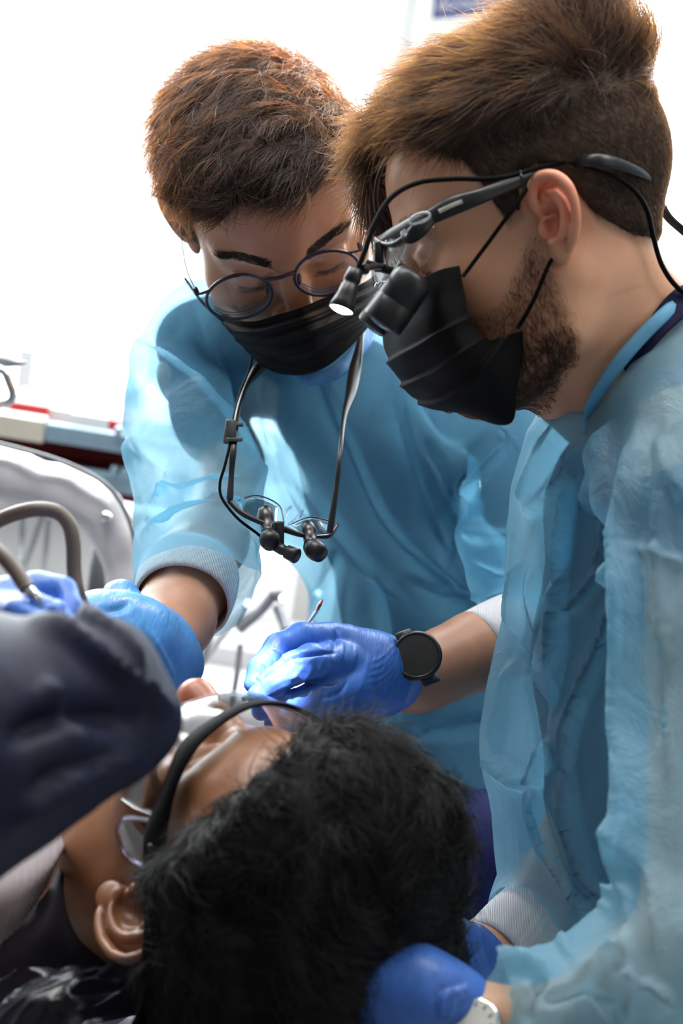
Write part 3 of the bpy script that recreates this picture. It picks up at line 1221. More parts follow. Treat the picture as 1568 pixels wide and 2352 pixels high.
S = hair_cards(VhA, QhA, poseA, lambda V: np.ones(len(V)), 26000, combA, lenA, liftA, 3, clump=0.75, cell=110)
strands('hair_strands', S, 0.00018, M['hair_a'], hair_a)
fr = np.clip((VhA[:, 1] - 0.055) / 0.02, 0, 1) * np.clip((VhA[:, 0] + 0.02) / 0.03, 0, 1) * np.clip((0.100 - VhA[:, 2]) / 0.01, 0, 1)
P, N = surf_points(VhA, QhA, 130, fr + 1e-9)
S = grow(P, N, np.array((0.5, 0.35, -1.0)) + 0 * P, 0.036, 0.25, 8, 0.1, 0.5, 160, 9)
strands('fringe_strands', poseA.c(S.reshape(-1, 3)).reshape(S.shape), 0.00020, M['hair_a'], hair_a)

# brows and lashes
for s in (1, -1):
    n = 330
    t = NR.rand(n)
    w = (NR.rand(n) - 0.5) * (0.0105 - 0.006 * np.abs(t - 0.35))
    x = 0.012 + 0.043 * t
    P = np.stack([s * x, 0.094 - 0.017 * t ** 2.0, 0.0205 + 0.0065 * np.sin(t * 2.6) + w], 1)
    for _ in range(4):
        d = vA.sample(P, bareA)
        g = np.stack([vA.sample(P + e, bareA) - d for e in np.eye(3) * 0.001], 1)
        P = P - unit(g) * d[:, None]
    N = unit(g)
    S = grow(P, N, np.array((s * 1.0, -0.2, 0.25)) + 0 * P + np.stack([0 * w, 0 * w, -w * 60], 1), 0.0085, 0.35, 5, 0, 0.2, 200, 20 + s)
    strands('eyebrow', poseA.c(S.reshape(-1, 3)).reshape(S.shape), 0.00022, M['hair_c'], man_a)
    n = 60
    t = np.linspace(0, 1, n)
    P = np.stack([s * (0.0215 + 0.024 * t), 0.0885 - 0.006 * t ** 2 + 0.0005 * np.sin(t * 3.1), -0.0085 - 0.0018 * np.sin(t * 3.1)], 1)
    S = grow(P, np.array((0, 1.0, -0.3)) + 0 * P, np.stack([s * (t - 0.45), 0.6 + 0 * t, -0.8 + 0 * t], 1), 0.0075, 0.3, 5, 0, 0.1, 300, 30 + s)
    strands('eyelashes', poseA.c(S.reshape(-1, 3)).reshape(S.shape), 0.00014, M['hair_c'], man_a)

# mask
G = [[(505, 724, 1.578), (545, 735, 1.560), (590, 738, 1.545), (640, 722, 1.530), (690, 708, 1.516), (735, 690, 1.530), (785, 672, 1.548), (832, 650, 1.566), (866, 632, 1.59)],
     [(518, 752, 1.580), (556, 765, 1.558), (605, 770, 1.540), (655, 760, 1.524), (705, 745, 1.512), (752, 725, 1.526), (800, 703, 1.545), (842, 682, 1.566), (872, 660, 1.592)],
     [(540, 785, 1.585), (582, 800, 1.565), (630, 808, 1.545), (680, 802, 1.530), (727, 786, 1.523), (774, 762, 1.535), (814, 738, 1.552), (848, 712, 1.572), (872, 688, 1.596)],
     [(562, 808, 1.594), (606, 838, 1.580), (652, 857, 1.568), (697, 864, 1.560), (742, 848, 1.556), (786, 813, 1.562), (826, 770, 1.575), (852, 736, 1.590), (872, 712, 1.606)]]
G = [[C(*q) for q in row] for row in G]
pl = lambda u, v: (0.0022 * (np.sin(v * 26 + 2.0 * np.sin(u * 3)) ** 3) * np.sin(np.clip(u, 0, 1) * math.pi) ** 0.5
                   + 0.002 * noise3(np.stack([u.ravel() * 5, v.ravel() * 9, 0 * u.ravel()], 1), 1.0, 8).reshape(u.shape))
V, F = sheet(G, 130, 60, 0.0016, pl)
mask_a = part('mask', V, F, M['mask'], man_a)
V, F = tube([C(540, 760, 1.585), C(470, 700, 1.605), C(425, 640, 1.64)], 0.0012, 8, 12)
part('ear_loop', V, F, M['blackmatte'], mask_a)
V, F = tube([C(866, 660, 1.594), C(890, 620, 1.62), C(880, 560, 1.66)], 0.0012, 8, 12)
part('ear_loop', V, F, M['blackmatte'], mask_a)

# scrubs under the gown
scA = [[(450, 780, 1.70, 75), (520, 780, 1.71, 88), (780, 900, 1.74, 120), (1120, 985, 1.70, 100), (1230, 1010, 1.65, 84)],
       [(775, 960, 1.735, 120), (880, 1120, 1.75, 165), (985, 1390, 1.77, 185), (1010, 1700, 1.79, 190), (1010, 2000, 1.80, 190)],
       [(445, 800, 1.70, 66), (470, 940, 1.685, 62), (480, 1000, 1.675, 62)],
       [(1230, 1010, 1.65, 84), (1190, 1150, 1.65, 88)]]
v = sculpt(scA, 0.005, 0.03)
v.chain(*pr([(690, 800, 1.66, 62), (640, 650, 1.62, 60)]), 0.0, 'sub')
V, Q = v.mesh()
part('scrub_top', V, Q, M['navy'], man_a, label='dark navy top seen through the blue gown')

# gown
gownA = [[(395, 830, 1.69, 84), (470, 760, 1.70, 96), (560, 770, 1.70, 100), (780, 890, 1.72, 140), (1120, 985, 1.67, 118), (1230, 1010, 1.63, 104)],
         [(760, 940, 1.715, 150), (885, 1130, 1.735, 205), (985, 1390, 1.755, 228), (1010, 1680, 1.775, 240), (1010, 1980, 1.79, 240)],
         [(620, 960, 1.70, 80), (690, 1110, 1.71, 92), (760, 1200, 1.72, 70)],
         [(395, 850, 1.685, 88), (412, 960, 1.64, 112), (448, 1085, 1.585, 146), (458, 1190, 1.545, 136), (446, 1285, 1.51, 126), (446, 1375, 1.475, 124), (440, 1440, 1.445, 116)],
         [(1230, 1010, 1.63, 104), (1185, 1120, 1.625, 122), (1172, 1240, 1.62, 108), (1165, 1310, 1.60, 88), (1250, 1400, 1.595, 106), (1195, 1445, 1.568, 98)]]
v = sculpt(gownA, 0.003, [0.03, 0.04, 0.05, 0.012, 0.010])
v.chain(*pr([(690, 790, 1.66, 60), (640, 640, 1.62, 62)]), 0.006, 'sub')
V, Q = v.mesh()
pR, nR = C(444, 1362, 1.478), C(436, 1440, 1.445) - C(446, 1285, 1.51)
pL, nL = C(1178, 1458, 1.56), C(1090, 1497, 1.535) - C(1180, 1458, 1.56)
V, Q = cutplane(V, Q, pR, nR, 0.056)
V, Q = cutplane(V, Q, pL, nL, 0.046)
V = relax(V, Q, 4, 0.5)
folds_a = [
    ([(320, 785), (400, 860), (500, 960), (590, 1060)], 26, 0.012, 's'),
    ([(345, 800), (320, 900), (305, 1000), (308, 1100)], 16, 0.006),
    ([(430, 640), (455, 720), (500, 860), (530, 940)], 20, 0.006),
    ([(610, 860), (620, 960), (640, 1040)], 14, 0.009),
    ([(735, 870), (800, 1010), (880, 1180), (980, 1300), (1060, 1380)], 22, 0.016, 's'),
    ([(640, 1030), (700, 1120), (790, 1230), (870, 1320), (960, 1400)], 18, 0.010),
    ([(905, 850), (930, 980), (960, 1100), (1000, 1230), (1020, 1290)], 20, 0.012, 's'),
    ([(980, 1010), (1020, 1080), (1030, 1180), (1020, 1290)], 12, 0.009),
    ([(960, 900), (1010, 960), (1050, 1010)], 14, 0.012),
    ([(1060, 1030), (1055, 1120), (1070, 1210)], 14, -0.014, 'v'),
    ([(1150, 970), (1190, 1040), (1210, 1130)], 10, 0.009),
    ([(1060, 1150), (1120, 1080), (1180, 1020)], 10, 0.007),
    ([(1070, 1220), (1130, 1240), (1200, 1230)], 12, 0.008),
    ([(1080, 1300), (1140, 1320), (1210, 1300)], 12, -0.008, 'v'),
    ([(780, 1260), (760, 1340), (740, 1420)], 16, 0.010),
    ([(860, 1310), (880, 1400), (890, 1500)], 16, -0.012, 'v'),
    ([(930, 1320), (1010, 1360), (1100, 1370)], 16, 0.010, 's'),
    ([(960, 1640), (1010, 1660), (1130, 1640)], 14, 0.012, 's'),
    ([(860, 1560), (900, 1680), (1000, 1680)], 18, 0.010),
    ([(345, 1160), (450, 1120), (560, 1100)], 16, 0.009, 's'),
    ([(330, 1200), (430, 1150), (540, 1130)], 12, -0.009, 'v'),
    ([(330, 1250), (430, 1190), (560, 1180)], 16, 0.009),
    ([(480, 1110), (520, 1180), (590, 1210)], 12, 0.007),
    ([(560, 1230), (570, 1330), (560, 1400)], 12, 0.007),
    ([(390, 1090), (395, 1130), (385, 1160)], 8, 0.007),
    ([(600, 1060), (625, 1130), (640, 1200)], 9, 0.007), ([(650, 1070), (690, 1140), (740, 1210)], 9, 0.007),
]
V = folds(V, Q, [(q[0], q[1] * 0.8, q[2] * 1.5, *q[3:]) for q in folds_a], soft=14)
for sc, am, sd in ((12, 0.0055, 1), (27, 0.0035, 2), (64, 0.0011, 4)):
    N = nblur(V, Q, 8)
    q = V @ np.array(((0.9, 0.5, 0), (-0.25, 0.5, 0), (0, 0, 1.0))) + 0.012 * noise3(V, 9, 5)[:, None]
    V = V + N * (am * (0.6 - np.abs(noise3(q, sc, sd)) ** 0.8))[:, None]
V = relax(V, Q, 1, 0.3)
gown_a = part('gown', V, Q, M['gown_a'], man_a)
V, F = tube([C(560, 720, 1.66), C(600, 800, 1.635), C(690, 858, 1.612), C(735, 868, 1.610), C(785, 844, 1.615), C(830, 796, 1.635), C(850, 750, 1.66)], 0.0062, 8, 40, flat=0.3, up=(0, 0.2, 1))
part('neck_binding', V, F, M['glove_b'], gown_a, label='brighter blue bound neckline of the gown')
a = C(436, 1318, 1.510)
V, F = ring(a, C(419, 1384, 1.480), 0.0390, 0.0368, wob=0.01)
part('cuff', V, F, M['cuff'], gown_a, label='white knitted cuff')
V, F = ring(C(1215, 1442, 1.570), C(1092, 1496, 1.535), 0.0335, 0.0318, wob=0.015)
part('cuff', V, F, M['cuff'], gown_a, label='white knitted cuff')

# gloves
gl = [[(860, 1545, 1.462, 84), (925, 1553, 1.490, 72), (960, 1558, 1.505, 73)],
      [(790, 1492, 1.447, 60), (860, 1530, 1.465, 70)],
      [(800, 1570, 1.435, 72), (860, 1570, 1.465, 76)],
      [(765, 1470, 1.440, 42), (690, 1466, 1.418, 35), (640, 1487, 1.402, 32), (597, 1535, 1.388, 27), (578, 1572, 1.380, 19)],
      [(785, 1520, 1.428, 47), (715, 1520, 1.390, 41), (680, 1533, 1.378, 38), (625, 1570, 1.366, 33), (590, 1598, 1.360, 24)],
      [(805, 1580, 1.424, 50), (720, 1604, 1.392, 37), (650, 1620, 1.378, 32), (600, 1632, 1.372, 24)],
      [(815, 1612, 1.428, 44), (740, 1638, 1.402, 32), (670, 1652, 1.390, 27), (625, 1660, 1.384, 20)],
      [(820, 1500, 1.475, 48), (730, 1500, 1.452, 36), (660, 1535, 1.415, 30), (615, 1575, 1.392, 24)]]
lo, hi = bounds(gl, 0.01)
v = Vol(lo, hi, 0.0014)
for i, l in enumerate(gl):
    p, r = pr(l)
    w = Vol(lo, hi, 0.0014)
    w.chain(p, r, 0.004)
    kk = 0.016 if i < 3 else 0.0035
    h = np.maximum(kk - np.abs(v.f - w.f), 0) / kk
    v.f = np.minimum(v.f, w.f) - h * h * kk * 0.25
V, Q = v.mesh()
V, Q = cutplane(V, Q, C(916, 1560, 1.487), C(960, 1534, 1.505) - C(900, 1556, 1.48), 0.06)
V = relax(V, Q, 1, 0.4)
gf = []
for i in range(7):                                        # stretch lines over the knuckles and along the back
    y = 1500 + 16 * i
    gf.append(([(905 + 3 * i, 1480 + 12 * i), (880, y + 8), (850 - 4 * i, y + 22)], 4, 0.0007))
gf += [([(775, 1440), (770, 1480), (764, 1510)], 5, -0.0012, 'v'), ([(772, 1499), (720, 1502), (672, 1510), (628, 1540), (592, 1572)], 4, -0.0036, 'v'), ([(770, 1570), (715, 1568), (660, 1586), (605, 1612)], 4, -0.0034, 'v'),
       ([(765, 1440), (785, 1480), (783, 1520)], 4, 0.0012), ([(752, 1442), (757, 1470), (752, 1490)], 4, 0.001),
       ([(618, 1485), (645, 1500), (660, 1520)], 4, 0.0013), ([(605, 1500), (625, 1515), (640, 1535)], 4, 0.0013), ([(598, 1520), (612, 1530), (618, 1548)], 4, 0.0012),
       ([(660, 1515), (700, 1520), (730, 1510)], 4, 0.0008), ([(668, 1560), (690, 1540), (700, 1525)], 4, 0.0012), ([(690, 1570), (708, 1550), (715, 1530)], 4, 0.0012),
       ([(712, 1560), (728, 1548), (735, 1528)], 4, 0.0011), ([(735, 1555), (750, 1540), (755, 1525)], 4, 0.001), ([(620, 1580), (650, 1562), (690, 1552)], 5, 0.0009),
       ([(600, 1590), (610, 1605), (612, 1615)], 3, 0.001), ([(585, 1550), (600, 1562), (605, 1575)], 3, 0.001), ([(573, 1560), (590, 1570)], 3, 0.001),
       ([(800, 1560), (780, 1590), (740, 1605)], 5, -0.0016, 'v'), ([(820, 1480), (805, 1530), (780, 1560)], 7, 0.001), ([(850, 1500), (835, 1560), (815, 1600)], 8, 0.0009),
       ([(935, 1490), (940, 1560), (925, 1620)], 5, 0.0016), ([(922, 1488), (925, 1560), (908, 1625)], 5, -0.001, 'v')]
V = folds(V, Q, gf)
part('glove', V, Q, M['glove'], man_a, label='bright blue glove holding the instrument')

gr = [[(392, 1512, 1.44, 84), (345, 1490, 1.42, 88), (280, 1450, 1.39, 76)],
      [(300, 1470, 1.39, 95), (240, 1445, 1.375, 72), (215, 1430, 1.37, 62)],
      [(340, 1560, 1.41, 70), (280, 1560, 1.39, 70), (230, 1520, 1.37, 62)],
      [(285, 1400, 1.41, 40), (280, 1370, 1.42, 33), (262, 1362, 1.43, 27)],
      [(240, 1430, 1.37, 46), (200, 1440, 1.34, 34), (170, 1470, 1.33, 28)],
      [(240, 1480, 1.36, 46), (195, 1500, 1.33, 34), (165, 1530, 1.32, 28)],
      [(245, 1530, 1.36, 44), (200, 1550, 1.335, 32), (170, 1575, 1.325, 26)]]
v = sculpt(gr, 0.002, [0.02, 0.02, 0.02, 0.010, 0.008, 0.008, 0.008])
V, Q = v.mesh()
V, Q = cutplane(V, Q, C(385, 1500, 1.44), C(400, 1440, 1.452) - C(340, 1500, 1.418), 0.075)
V = relax(V, Q, 1, 0.4)
V = folds(V, Q, [([(400, 1560), (370, 1500), (335, 1440)], 7, 0.002), ([(360, 1570), (330, 1500), (300, 1420)], 18, 0.003), ([(300, 1380), (270, 1400), (200, 1400)], 10, -0.003, 'v')])
part('glove', V, Q, M['glove_b'], man_a, label='paler blue glove with a loose wrist, beside the navy sleeve')
V, F = ring(C(392, 1450, 1.452), C(370, 1486, 1.436), 0.0232, 0.0228, thick=0.0015)
t = thing('wrist_band', 'matte black band around the bare forearm above the left blue glove', 'wristband', c2w(C(381, 1475, 1.45)))
part('band', V, F, M['blackmatte'], t)


# ------------------------------------------------------------------ the man on the near side, in profile with loupes
man_b = thing('person', 'bearded person in profile with brown undercut hair, black mask and pale blue gown', 'person', (0.27, 1.40, 0.0))
p_, y_ = math.radians(21), math.radians(8)
F_ = np.array((-math.cos(p_) * math.cos(y_), -math.sin(p_), -math.sin(y_) * math.cos(p_)))
poseB = Pose(axes_from(F_, (-math.sin(p_), math.cos(p_), 0.0)), C(1232, 505, 1.345), 0.985)
nb = [poseB.l(C(*q)) for q in ((1330, 640, 1.345), (1450, 800, 1.37), (1560, 930, 1.40))]
nb2 = [poseB.l(C(*q)) for q in ((1250, 700, 1.345), (1370, 850, 1.37), (1480, 960, 1.40))]
vB, bareB, VB, QB = make_head((nb, [0.056, 0.052, 0.066]), 1.0, 1.0, ears=(), jaw=1.02, lift=0.012)
w = Vol(vB.lo, vB.lo + vB.h * (vB.n - 1), vB.h)
w.n = vB.n
w.chain(nb2, [0.040, 0.045, 0.055], 0.02)
vB.f = smin(vB.f, w.f, 0.02)
VB, QB = vB.mesh()
VB = relax(VB, QB, 1, 0.4)
v2, q2 = make_ear(-1, 0.90, 4.0)
QB = np.concatenate([QB, q2 + len(VB)])
isear = np.arange(len(VB) + len(v2)) >= len(VB)
v2 = v2 + (0, 0, -0.008)
VB = np.concatenate([VB, v2])
armsB = [[(1235, 2085, 1.44, 62), (1140, 2180, 1.41, 72), (1070, 2215, 1.395, 66)],
         [(1450, 2270, 1.17, 90), (1230, 2355, 1.15, 70), (1110, 2335, 1.145, 58), (1040, 2300, 1.145, 58)],
         [(1560, 1000, 1.29, 110), (1600, 1500, 1.25, 110), (1590, 2150, 1.18, 115), (1450, 2270, 1.17, 110)],
         [(1560, 1000, 1.38, 130), (1520, 1500, 1.42, 200), (1500, 2100, 1.47, 210)],
         [(1520, 1050, 1.46, 110), (1400, 1700, 1.47, 85), (1235, 2085, 1.44, 62)]]
vb = sculpt(armsB, 0.005, 0.02)
body = joinq((poseB.c(VB), QB), vb.mesh())
L_ = VB
tabB = [(-0.14, -0.062), (-0.085, -0.058), (-0.055, -0.045), (-0.036, -0.024), (-0.026, 0.006), (-0.012, 0.019), (0.004, 0.015), (0.008, -0.004), (0.020, -0.006),
        (0.026, 0.024), (0.034, 0.046), (0.048, 0.056), (0.058, 0.080), (0.085, 0.082), (0.14, 0.085)]
lineB = lambda X, Y, Z: Z - np.interp(Y, *zip(*tabB))
sh = np.zeros(len(body[0]))
fl = np.zeros(len(body[0]))
hair_w = np.clip(lineB(L_[:, 0], L_[:, 1], L_[:, 2]) / 0.010 + 0.3, 0, 1) * 0.9


def beardB(P):
    """1 on the jaw, chin and upper lip, fading up the cheek and down the throat"""
    x, y, z = P[:, 0], P[:, 1], P[:, 2]
    topz = np.interp(y, [0.0, 0.012, 0.024, 0.045, 0.07, 0.12], [-0.012, -0.016, -0.030, -0.050, -0.050, -0.046])
    botz = np.interp(y, [-0.01, 0.01, 0.04, 0.09], [-0.078, -0.105, -0.125, -0.13])
    return np.clip((topz - z) / 0.012 + 0.2, 0, 1) * np.clip((z - botz) / 0.010, 0, 1) * np.clip((y - 0.000) / 0.010, 0, 1)


nb_ = len(VB)
sh[:nb_] = np.maximum(hair_w, 0.55 * beardB(VB)) * ~isear
ex = np.hypot(VB[:, 1] + 0.012, VB[:, 2] + 0.004)
fl[:nb_] = 0.45 * np.exp(-(ex / 0.03) ** 4) * (VB[:, 0] < -0.070) + 0.2 * np.exp(-((VB[:, 1] - 0.06) / 0.03) ** 2 - ((VB[:, 2] + 0.03) / 0.025) ** 2)
part('body', body[0], body[1], M['skin_b'], man_b, attrs={'stubble': sh, 'flush': fl})


def thickB(X, Y, Z):
    top = np.clip((Z - 0.052 + 0.10 * np.clip(Y + 0.02, -0.2, 0.0) * 0.0) / 0.022, 0, 1)
    up = np.clip((Z - 0.06) / 0.05, 0, 1)
    back = np.clip((-Y - 0.02) / 0.06, 0, 1)
    return 0.0030 + top * (0.006 + 0.006 * up + 0.010 * back * up)


def extraB(w):
    w.chain([(0.0, 0.050, 0.096), (0.010, 0.076, 0.085), (0.024, 0.088, 0.066), (0.034, 0.092, 0.046), (0.040, 0.095, 0.026)], [0.014, 0.013, 0.011, 0.009, 0.003], 0.014)
    w.chain([(0.030, 0.055, 0.098), (0.040, 0.078, 0.080), (0.047, 0.083, 0.055), (0.050, 0.087, 0.030)], [0.012, 0.012, 0.009, 0.004], 0.014)
    w.ell((0, -0.055, 0.116), (0.045, 0.042, 0.020), 0.02)
    w.ell((0, -0.078, 0.078), (0.038, 0.022, 0.018), 0.02)


hB, VhB, QhB = hair_mass(vB, bareB, thickB, lineB, extraB)
tt = np.clip((VhB[:, 2] - 0.05) / 0.04, 0, 1)
VhB = VhB + vnormals(VhB, QhB) * (0.0045 * noise3(VhB * (1.4, 0.8, 1.6), 90, 13) * tt)[:, None]
hair_b = part('hair', poseB.c(VhB), QhB, M['hair_base_b'], man_b)


def topB(P):
    return np.clip((P[:, 2] - 0.050) / 0.02, 0, 1) * 1.0


def combB(P):
    a = topB(P)[:, None]
    fr_ = np.clip((P[:, 1] - 0.085) / 0.02, 0, 1)[:, None]
    bk = np.clip((-P[:, 1] - 0.035) / 0.03, 0, 1)[:, None]
    top = np.array((0.35, 1.0, 0.10)) + 0 * P
    top = top * (1 - bk) + np.array((0.1, -0.15, 1.0)) * bk
    top = top * (1 - fr_) + np.array((0.12, 0.05, -1.0)) * fr_
    side = np.array((0.0, -0.35, -1.0)) + 0 * P
    low = np.clip((-0.01 - P[:, 2]) / 0.02, 0, 1)[:, None]
    side = side * (1 - low) + np.array((0, -0.2, -1.0)) * low
    return top * a + side * (1 - a)


def lenB(P):
    a = np.maximum(topB(P), np.clip((P[:, 1] - 0.08) / 0.01, 0, 1))
    return 0.0035 + 0.040 * a


def liftB(P):
    bk = np.clip((-P[:, 1] - 0.035) / 0.03, 0, 1)
    fr_ = np.clip((P[:, 1] - 0.085) / 0.02, 0, 1)
    return 0.14 + 0.50 * bk * topB(P) - 0.05 * fr_ + 0.45 * (1 - topB(P)) * (1 - fr_)


S = hair_cards(VhB, QhB, poseB, lambda V: np.clip((V[:, 2] - 0.045) / 0.01, 0, 1) + np.clip((V[:, 1] - 0.08) / 0.01, 0, 1), 24000, combB, lenB, liftB, 41, clump=0.55, cell=85)
strands('hair_strands', S, 0.00020, M['hair_b'], hair_b)
S = hair_cards(VhB, QhB, poseB, lambda V: np.clip((0.058 - V[:, 2]) / 0.01, 0, 1) * (V[:, 0] < 0.02), 16000, lambda P: np.array((0, -0.45, -1.0)) + 0 * P, 0.0055, 0.55, 42, clump=0.25, cell=150, m=4)
strands('clipped_strands', S, 0.00013, M['hair_b'], hair_b)
S = hair_cards(VB, QB, poseB, lambda V: beardB(V) * (V[:, 0] < 0.03) * ~isear, 9000, lambda P: np.array((0, 0.10, -1.0)) + 0 * P, 0.0060, 0.40, 44, clump=0.35, cell=160, m=4)
strands('beard', S, 0.00012, M['beard'], man_b)
S = hair_cards(VB, QB, poseB, lambda V: np.clip((0.070 - np.abs(V[:, 1] - 0.03) * 1.2) / 0.02, 0, 1) * beardB(V) * (V[:, 2] < -0.075) * (V[:, 0] < 0.03) * ~isear, 2200,
               lambda P: np.array((0, 0.1, -1.0)) + 0 * P, 0.012, 0.5, 45, clump=0.6, cell=140, m=4)
strands('chin_beard', S, 0.00018, M['hair_b'], man_b)
# brow and lashes on the near eye
for nm, pts_, ln, cd in (('eyebrow', lambda t: np.stack([-(0.014 + 0.042 * t), 0.095 - 0.018 * t ** 2, 0.0215 + 0.005 * np.sin(t * 2.6)], 1), 0.009, (-1.0, -0.2, 0.2)),
                         ('eyelashes', lambda t: np.stack([-(0.0215 + 0.025 * t), 0.0890 - 0.006 * t ** 2, -0.0085 - 0.0018 * np.sin(t * 3.1)], 1), 0.008, (-0.4, 1.0, -0.5))):
    t = NR.rand(260 if nm == 'eyebrow' else 50)
    P = pts_(t)
    if nm == 'eyebrow':
        P[:, 2] += (NR.rand(len(t)) - 0.5) * 0.008
    for _ in range(4):
        d = vB.sample(P, bareB)
        g = np.stack([vB.sample(P + e, bareB) - d for e in np.eye(3) * 0.001], 1)
        P = P - unit(g) * d[:, None]
    S = grow(P, unit(g), np.array(cd) + 0 * P, ln, 0.35, 5, 0, 0.2, 200, 61)
    strands(nm, poseB.c(S.reshape(-1, 3)).reshape(S.shape), 0.0002, M['beard'], man_b)

# pleated mask in profile: near edge, cheek, nose-to-chin line, far side
near = [(1055, 610, 1.268), (1066, 660, 1.262), (1078, 730, 1.262), (1100, 775, 1.263), (1150, 766, 1.272), (1215, 758, 1.285)]
near = [(1055, 610, 1.268), (1064, 668, 1.262), (1080, 745, 1.262), (1215, 760, 1.283)]
rows = [[(1055, 610, 1.270), (1010, 618, 1.268), (960, 640, 1.284), (915, 668, 1.312), (885, 690, 1.345), (905, 680, 1.385), (960, 660, 1.42)],
        [(1066, 668, 1.266), (1010, 690, 1.262), (955, 715, 1.280), (905, 745, 1.308), (878, 765, 1.345), (900, 755, 1.39), (960, 735, 1.425)],
        [(1082, 740, 1.264), (1030, 765, 1.258), (970, 798, 1.276), (920, 820, 1.306), (896, 835, 1.345), (915, 828, 1.39), (980, 800, 1.425)],
        [(1118, 780, 1.266), (1060, 815, 1.258), (1005, 850, 1.278), (955, 875, 1.308), (926, 885, 1.345), (945, 880, 1.39), (1010, 850, 1.425)],
        [(1165, 770, 1.276), (1110, 850, 1.268), (1055, 900, 1.284), (1000, 922, 1.312), (968, 922, 1.345), (985, 920, 1.39), (1050, 890, 1.425)],
        [(1215, 758, 1.290), (1190, 880, 1.288), (1174, 972, 1.300), (1090, 958, 1.322), (1030, 945, 1.345), (1040, 945, 1.39), (1100, 910, 1.425)]]
rows = [[C(*q) for q in r] for r in rows]


def pleat(u, v):
    f = np.zeros_like(u)
    for c in (0.36, 0.56, 0.76):
        e = v - c - 0.03 * np.sin(u * 3)
        f += 0.0045 * np.where(e > 0, np.exp(-e / 0.07), np.exp(-(e / 0.012) ** 2)) * np.clip(1.25 - 0.8 * u, 0, 1)
    return f + 0.0015 * noise3(np.stack([u.ravel() * 7, v.ravel() * 7, 0 * u.ravel()], 1), 1.0, 5).reshape(u.shape)


V, F = sheet(rows, 120, 110, 0.0016, pleat)
mask_b = part('mask', V, F, M['mask'], man_b)
V, F = tube([C(1062, 636, 1.262), C(1130, 545, 1.262), C(1195, 455, 1.262), C(1222, 412, 1.274), C(1245, 385, 1.29)], 0.0014, 8, 24)
part('ear_loop', V, F, M['blackmatte'], mask_b)
V, F = tube([C(1188, 755, 1.274), C(1225, 690, 1.268), C(1258, 612, 1.268), C(1275, 585, 1.285)], 0.0014, 8, 20)
part('ear_loop', V, F, M['blackmatte'], mask_b)

# scrubs
v = sculpt([[(1500, 990, 1.40, 130), (1485, 1160, 1.42, 205), (1480, 1500, 1.445, 230), (1490, 2050, 1.47, 240)],
            [(1620, 900, 1.38, 150), (1560, 980, 1.33, 120), (1585, 1200, 1.26, 120)]], 0.006, 0.04)
V, Q = v.mesh()
part('scrub_top', V, Q, M['navy'], man_b, label='dark navy top under the gown')
V, F = sheet([[C(1600, 640, 1.33), C(1540, 672, 1.312), C(1482, 745, 1.305), C(1425, 838, 1.312)], [C(1620, 700, 1.325), C(1570, 730, 1.306), C(1510, 785, 1.300), C(1445, 865, 1.308)]], 30, 8, 0.002)
part('collar', V, F, M['navy'], man_b, label='navy neckline above the gown')

# trousers: the thigh of the seated man
v = sculpt([[(1420, 2000, 1.66, 180), (1150, 2005, 1.66, 172), (940, 1990, 1.64, 168), (820, 2010, 1.62, 150)], [(820, 2010, 1.62, 150), (800, 2300, 1.66, 120)]], 0.005, 0.03)
V, Q = v.mesh()
V = folds(V, Q, [([(1030, 1890), (1035, 2040)], 7, 0.004), ([(1065, 1900), (1075, 2060)], 7, 0.004), ([(1100, 1930), (1110, 2080)], 8, 0.004), ([(1010, 2040), (1070, 2080), (1130, 2130)], 4, 0.003, 's'),
                 ([(1130, 1930), (1150, 2040)], 9, 0.004), ([(990, 1900), (1000, 2000)], 9, 0.003)])
part('trousers', V, Q, M['pants'], man_b, label='navy blue trouser leg')

# gown
gownB = [[(1610, 860, 1.375, 175), (1500, 985, 1.385, 178), (1482, 1150, 1.40, 252), (1475, 1400, 1.425, 266), (1455, 1700, 1.445, 298), (1480, 2000, 1.465, 288), (1500, 2300, 1.48, 280)],
         [(1620, 880, 1.345, 165), (1604, 1010, 1.295, 156), (1598, 1180, 1.26, 148), (1600, 1400, 1.24, 142), (1612, 1900, 1.20, 152), (1590, 2180, 1.17, 162)],
         [(1590, 2200, 1.17, 155), (1410, 2290, 1.165, 132), (1235, 2345, 1.15, 112), (1130, 2395, 1.142, 98)],
         [(1400, 1850, 1.47, 120), (1300, 1990, 1.455, 102), (1235, 2085, 1.437, 94), (1195, 2130, 1.425, 86)]]
v = sculpt(gownB, 0.003, [0.05, 0.032, 0.03, 0.012])
v.chain(*pr([(1420, 760, 1.36, 115), (1480, 850, 1.37, 120)]), 0.01, 'sub')
V, Q = v.mesh()
V, Q = cutplane(V, Q, C(1195, 2128, 1.426), C(1100, 2200, 1.39) - C(1230, 2080, 1.44), 0.045)
V, Q = cutplane(V, Q, C(1125, 2360, 1.143), C(1040, 2330, 1.143) - C(1180, 2370, 1.15), 0.05)
V = relax(V, Q, 4, 0.5)
FB = 1.55
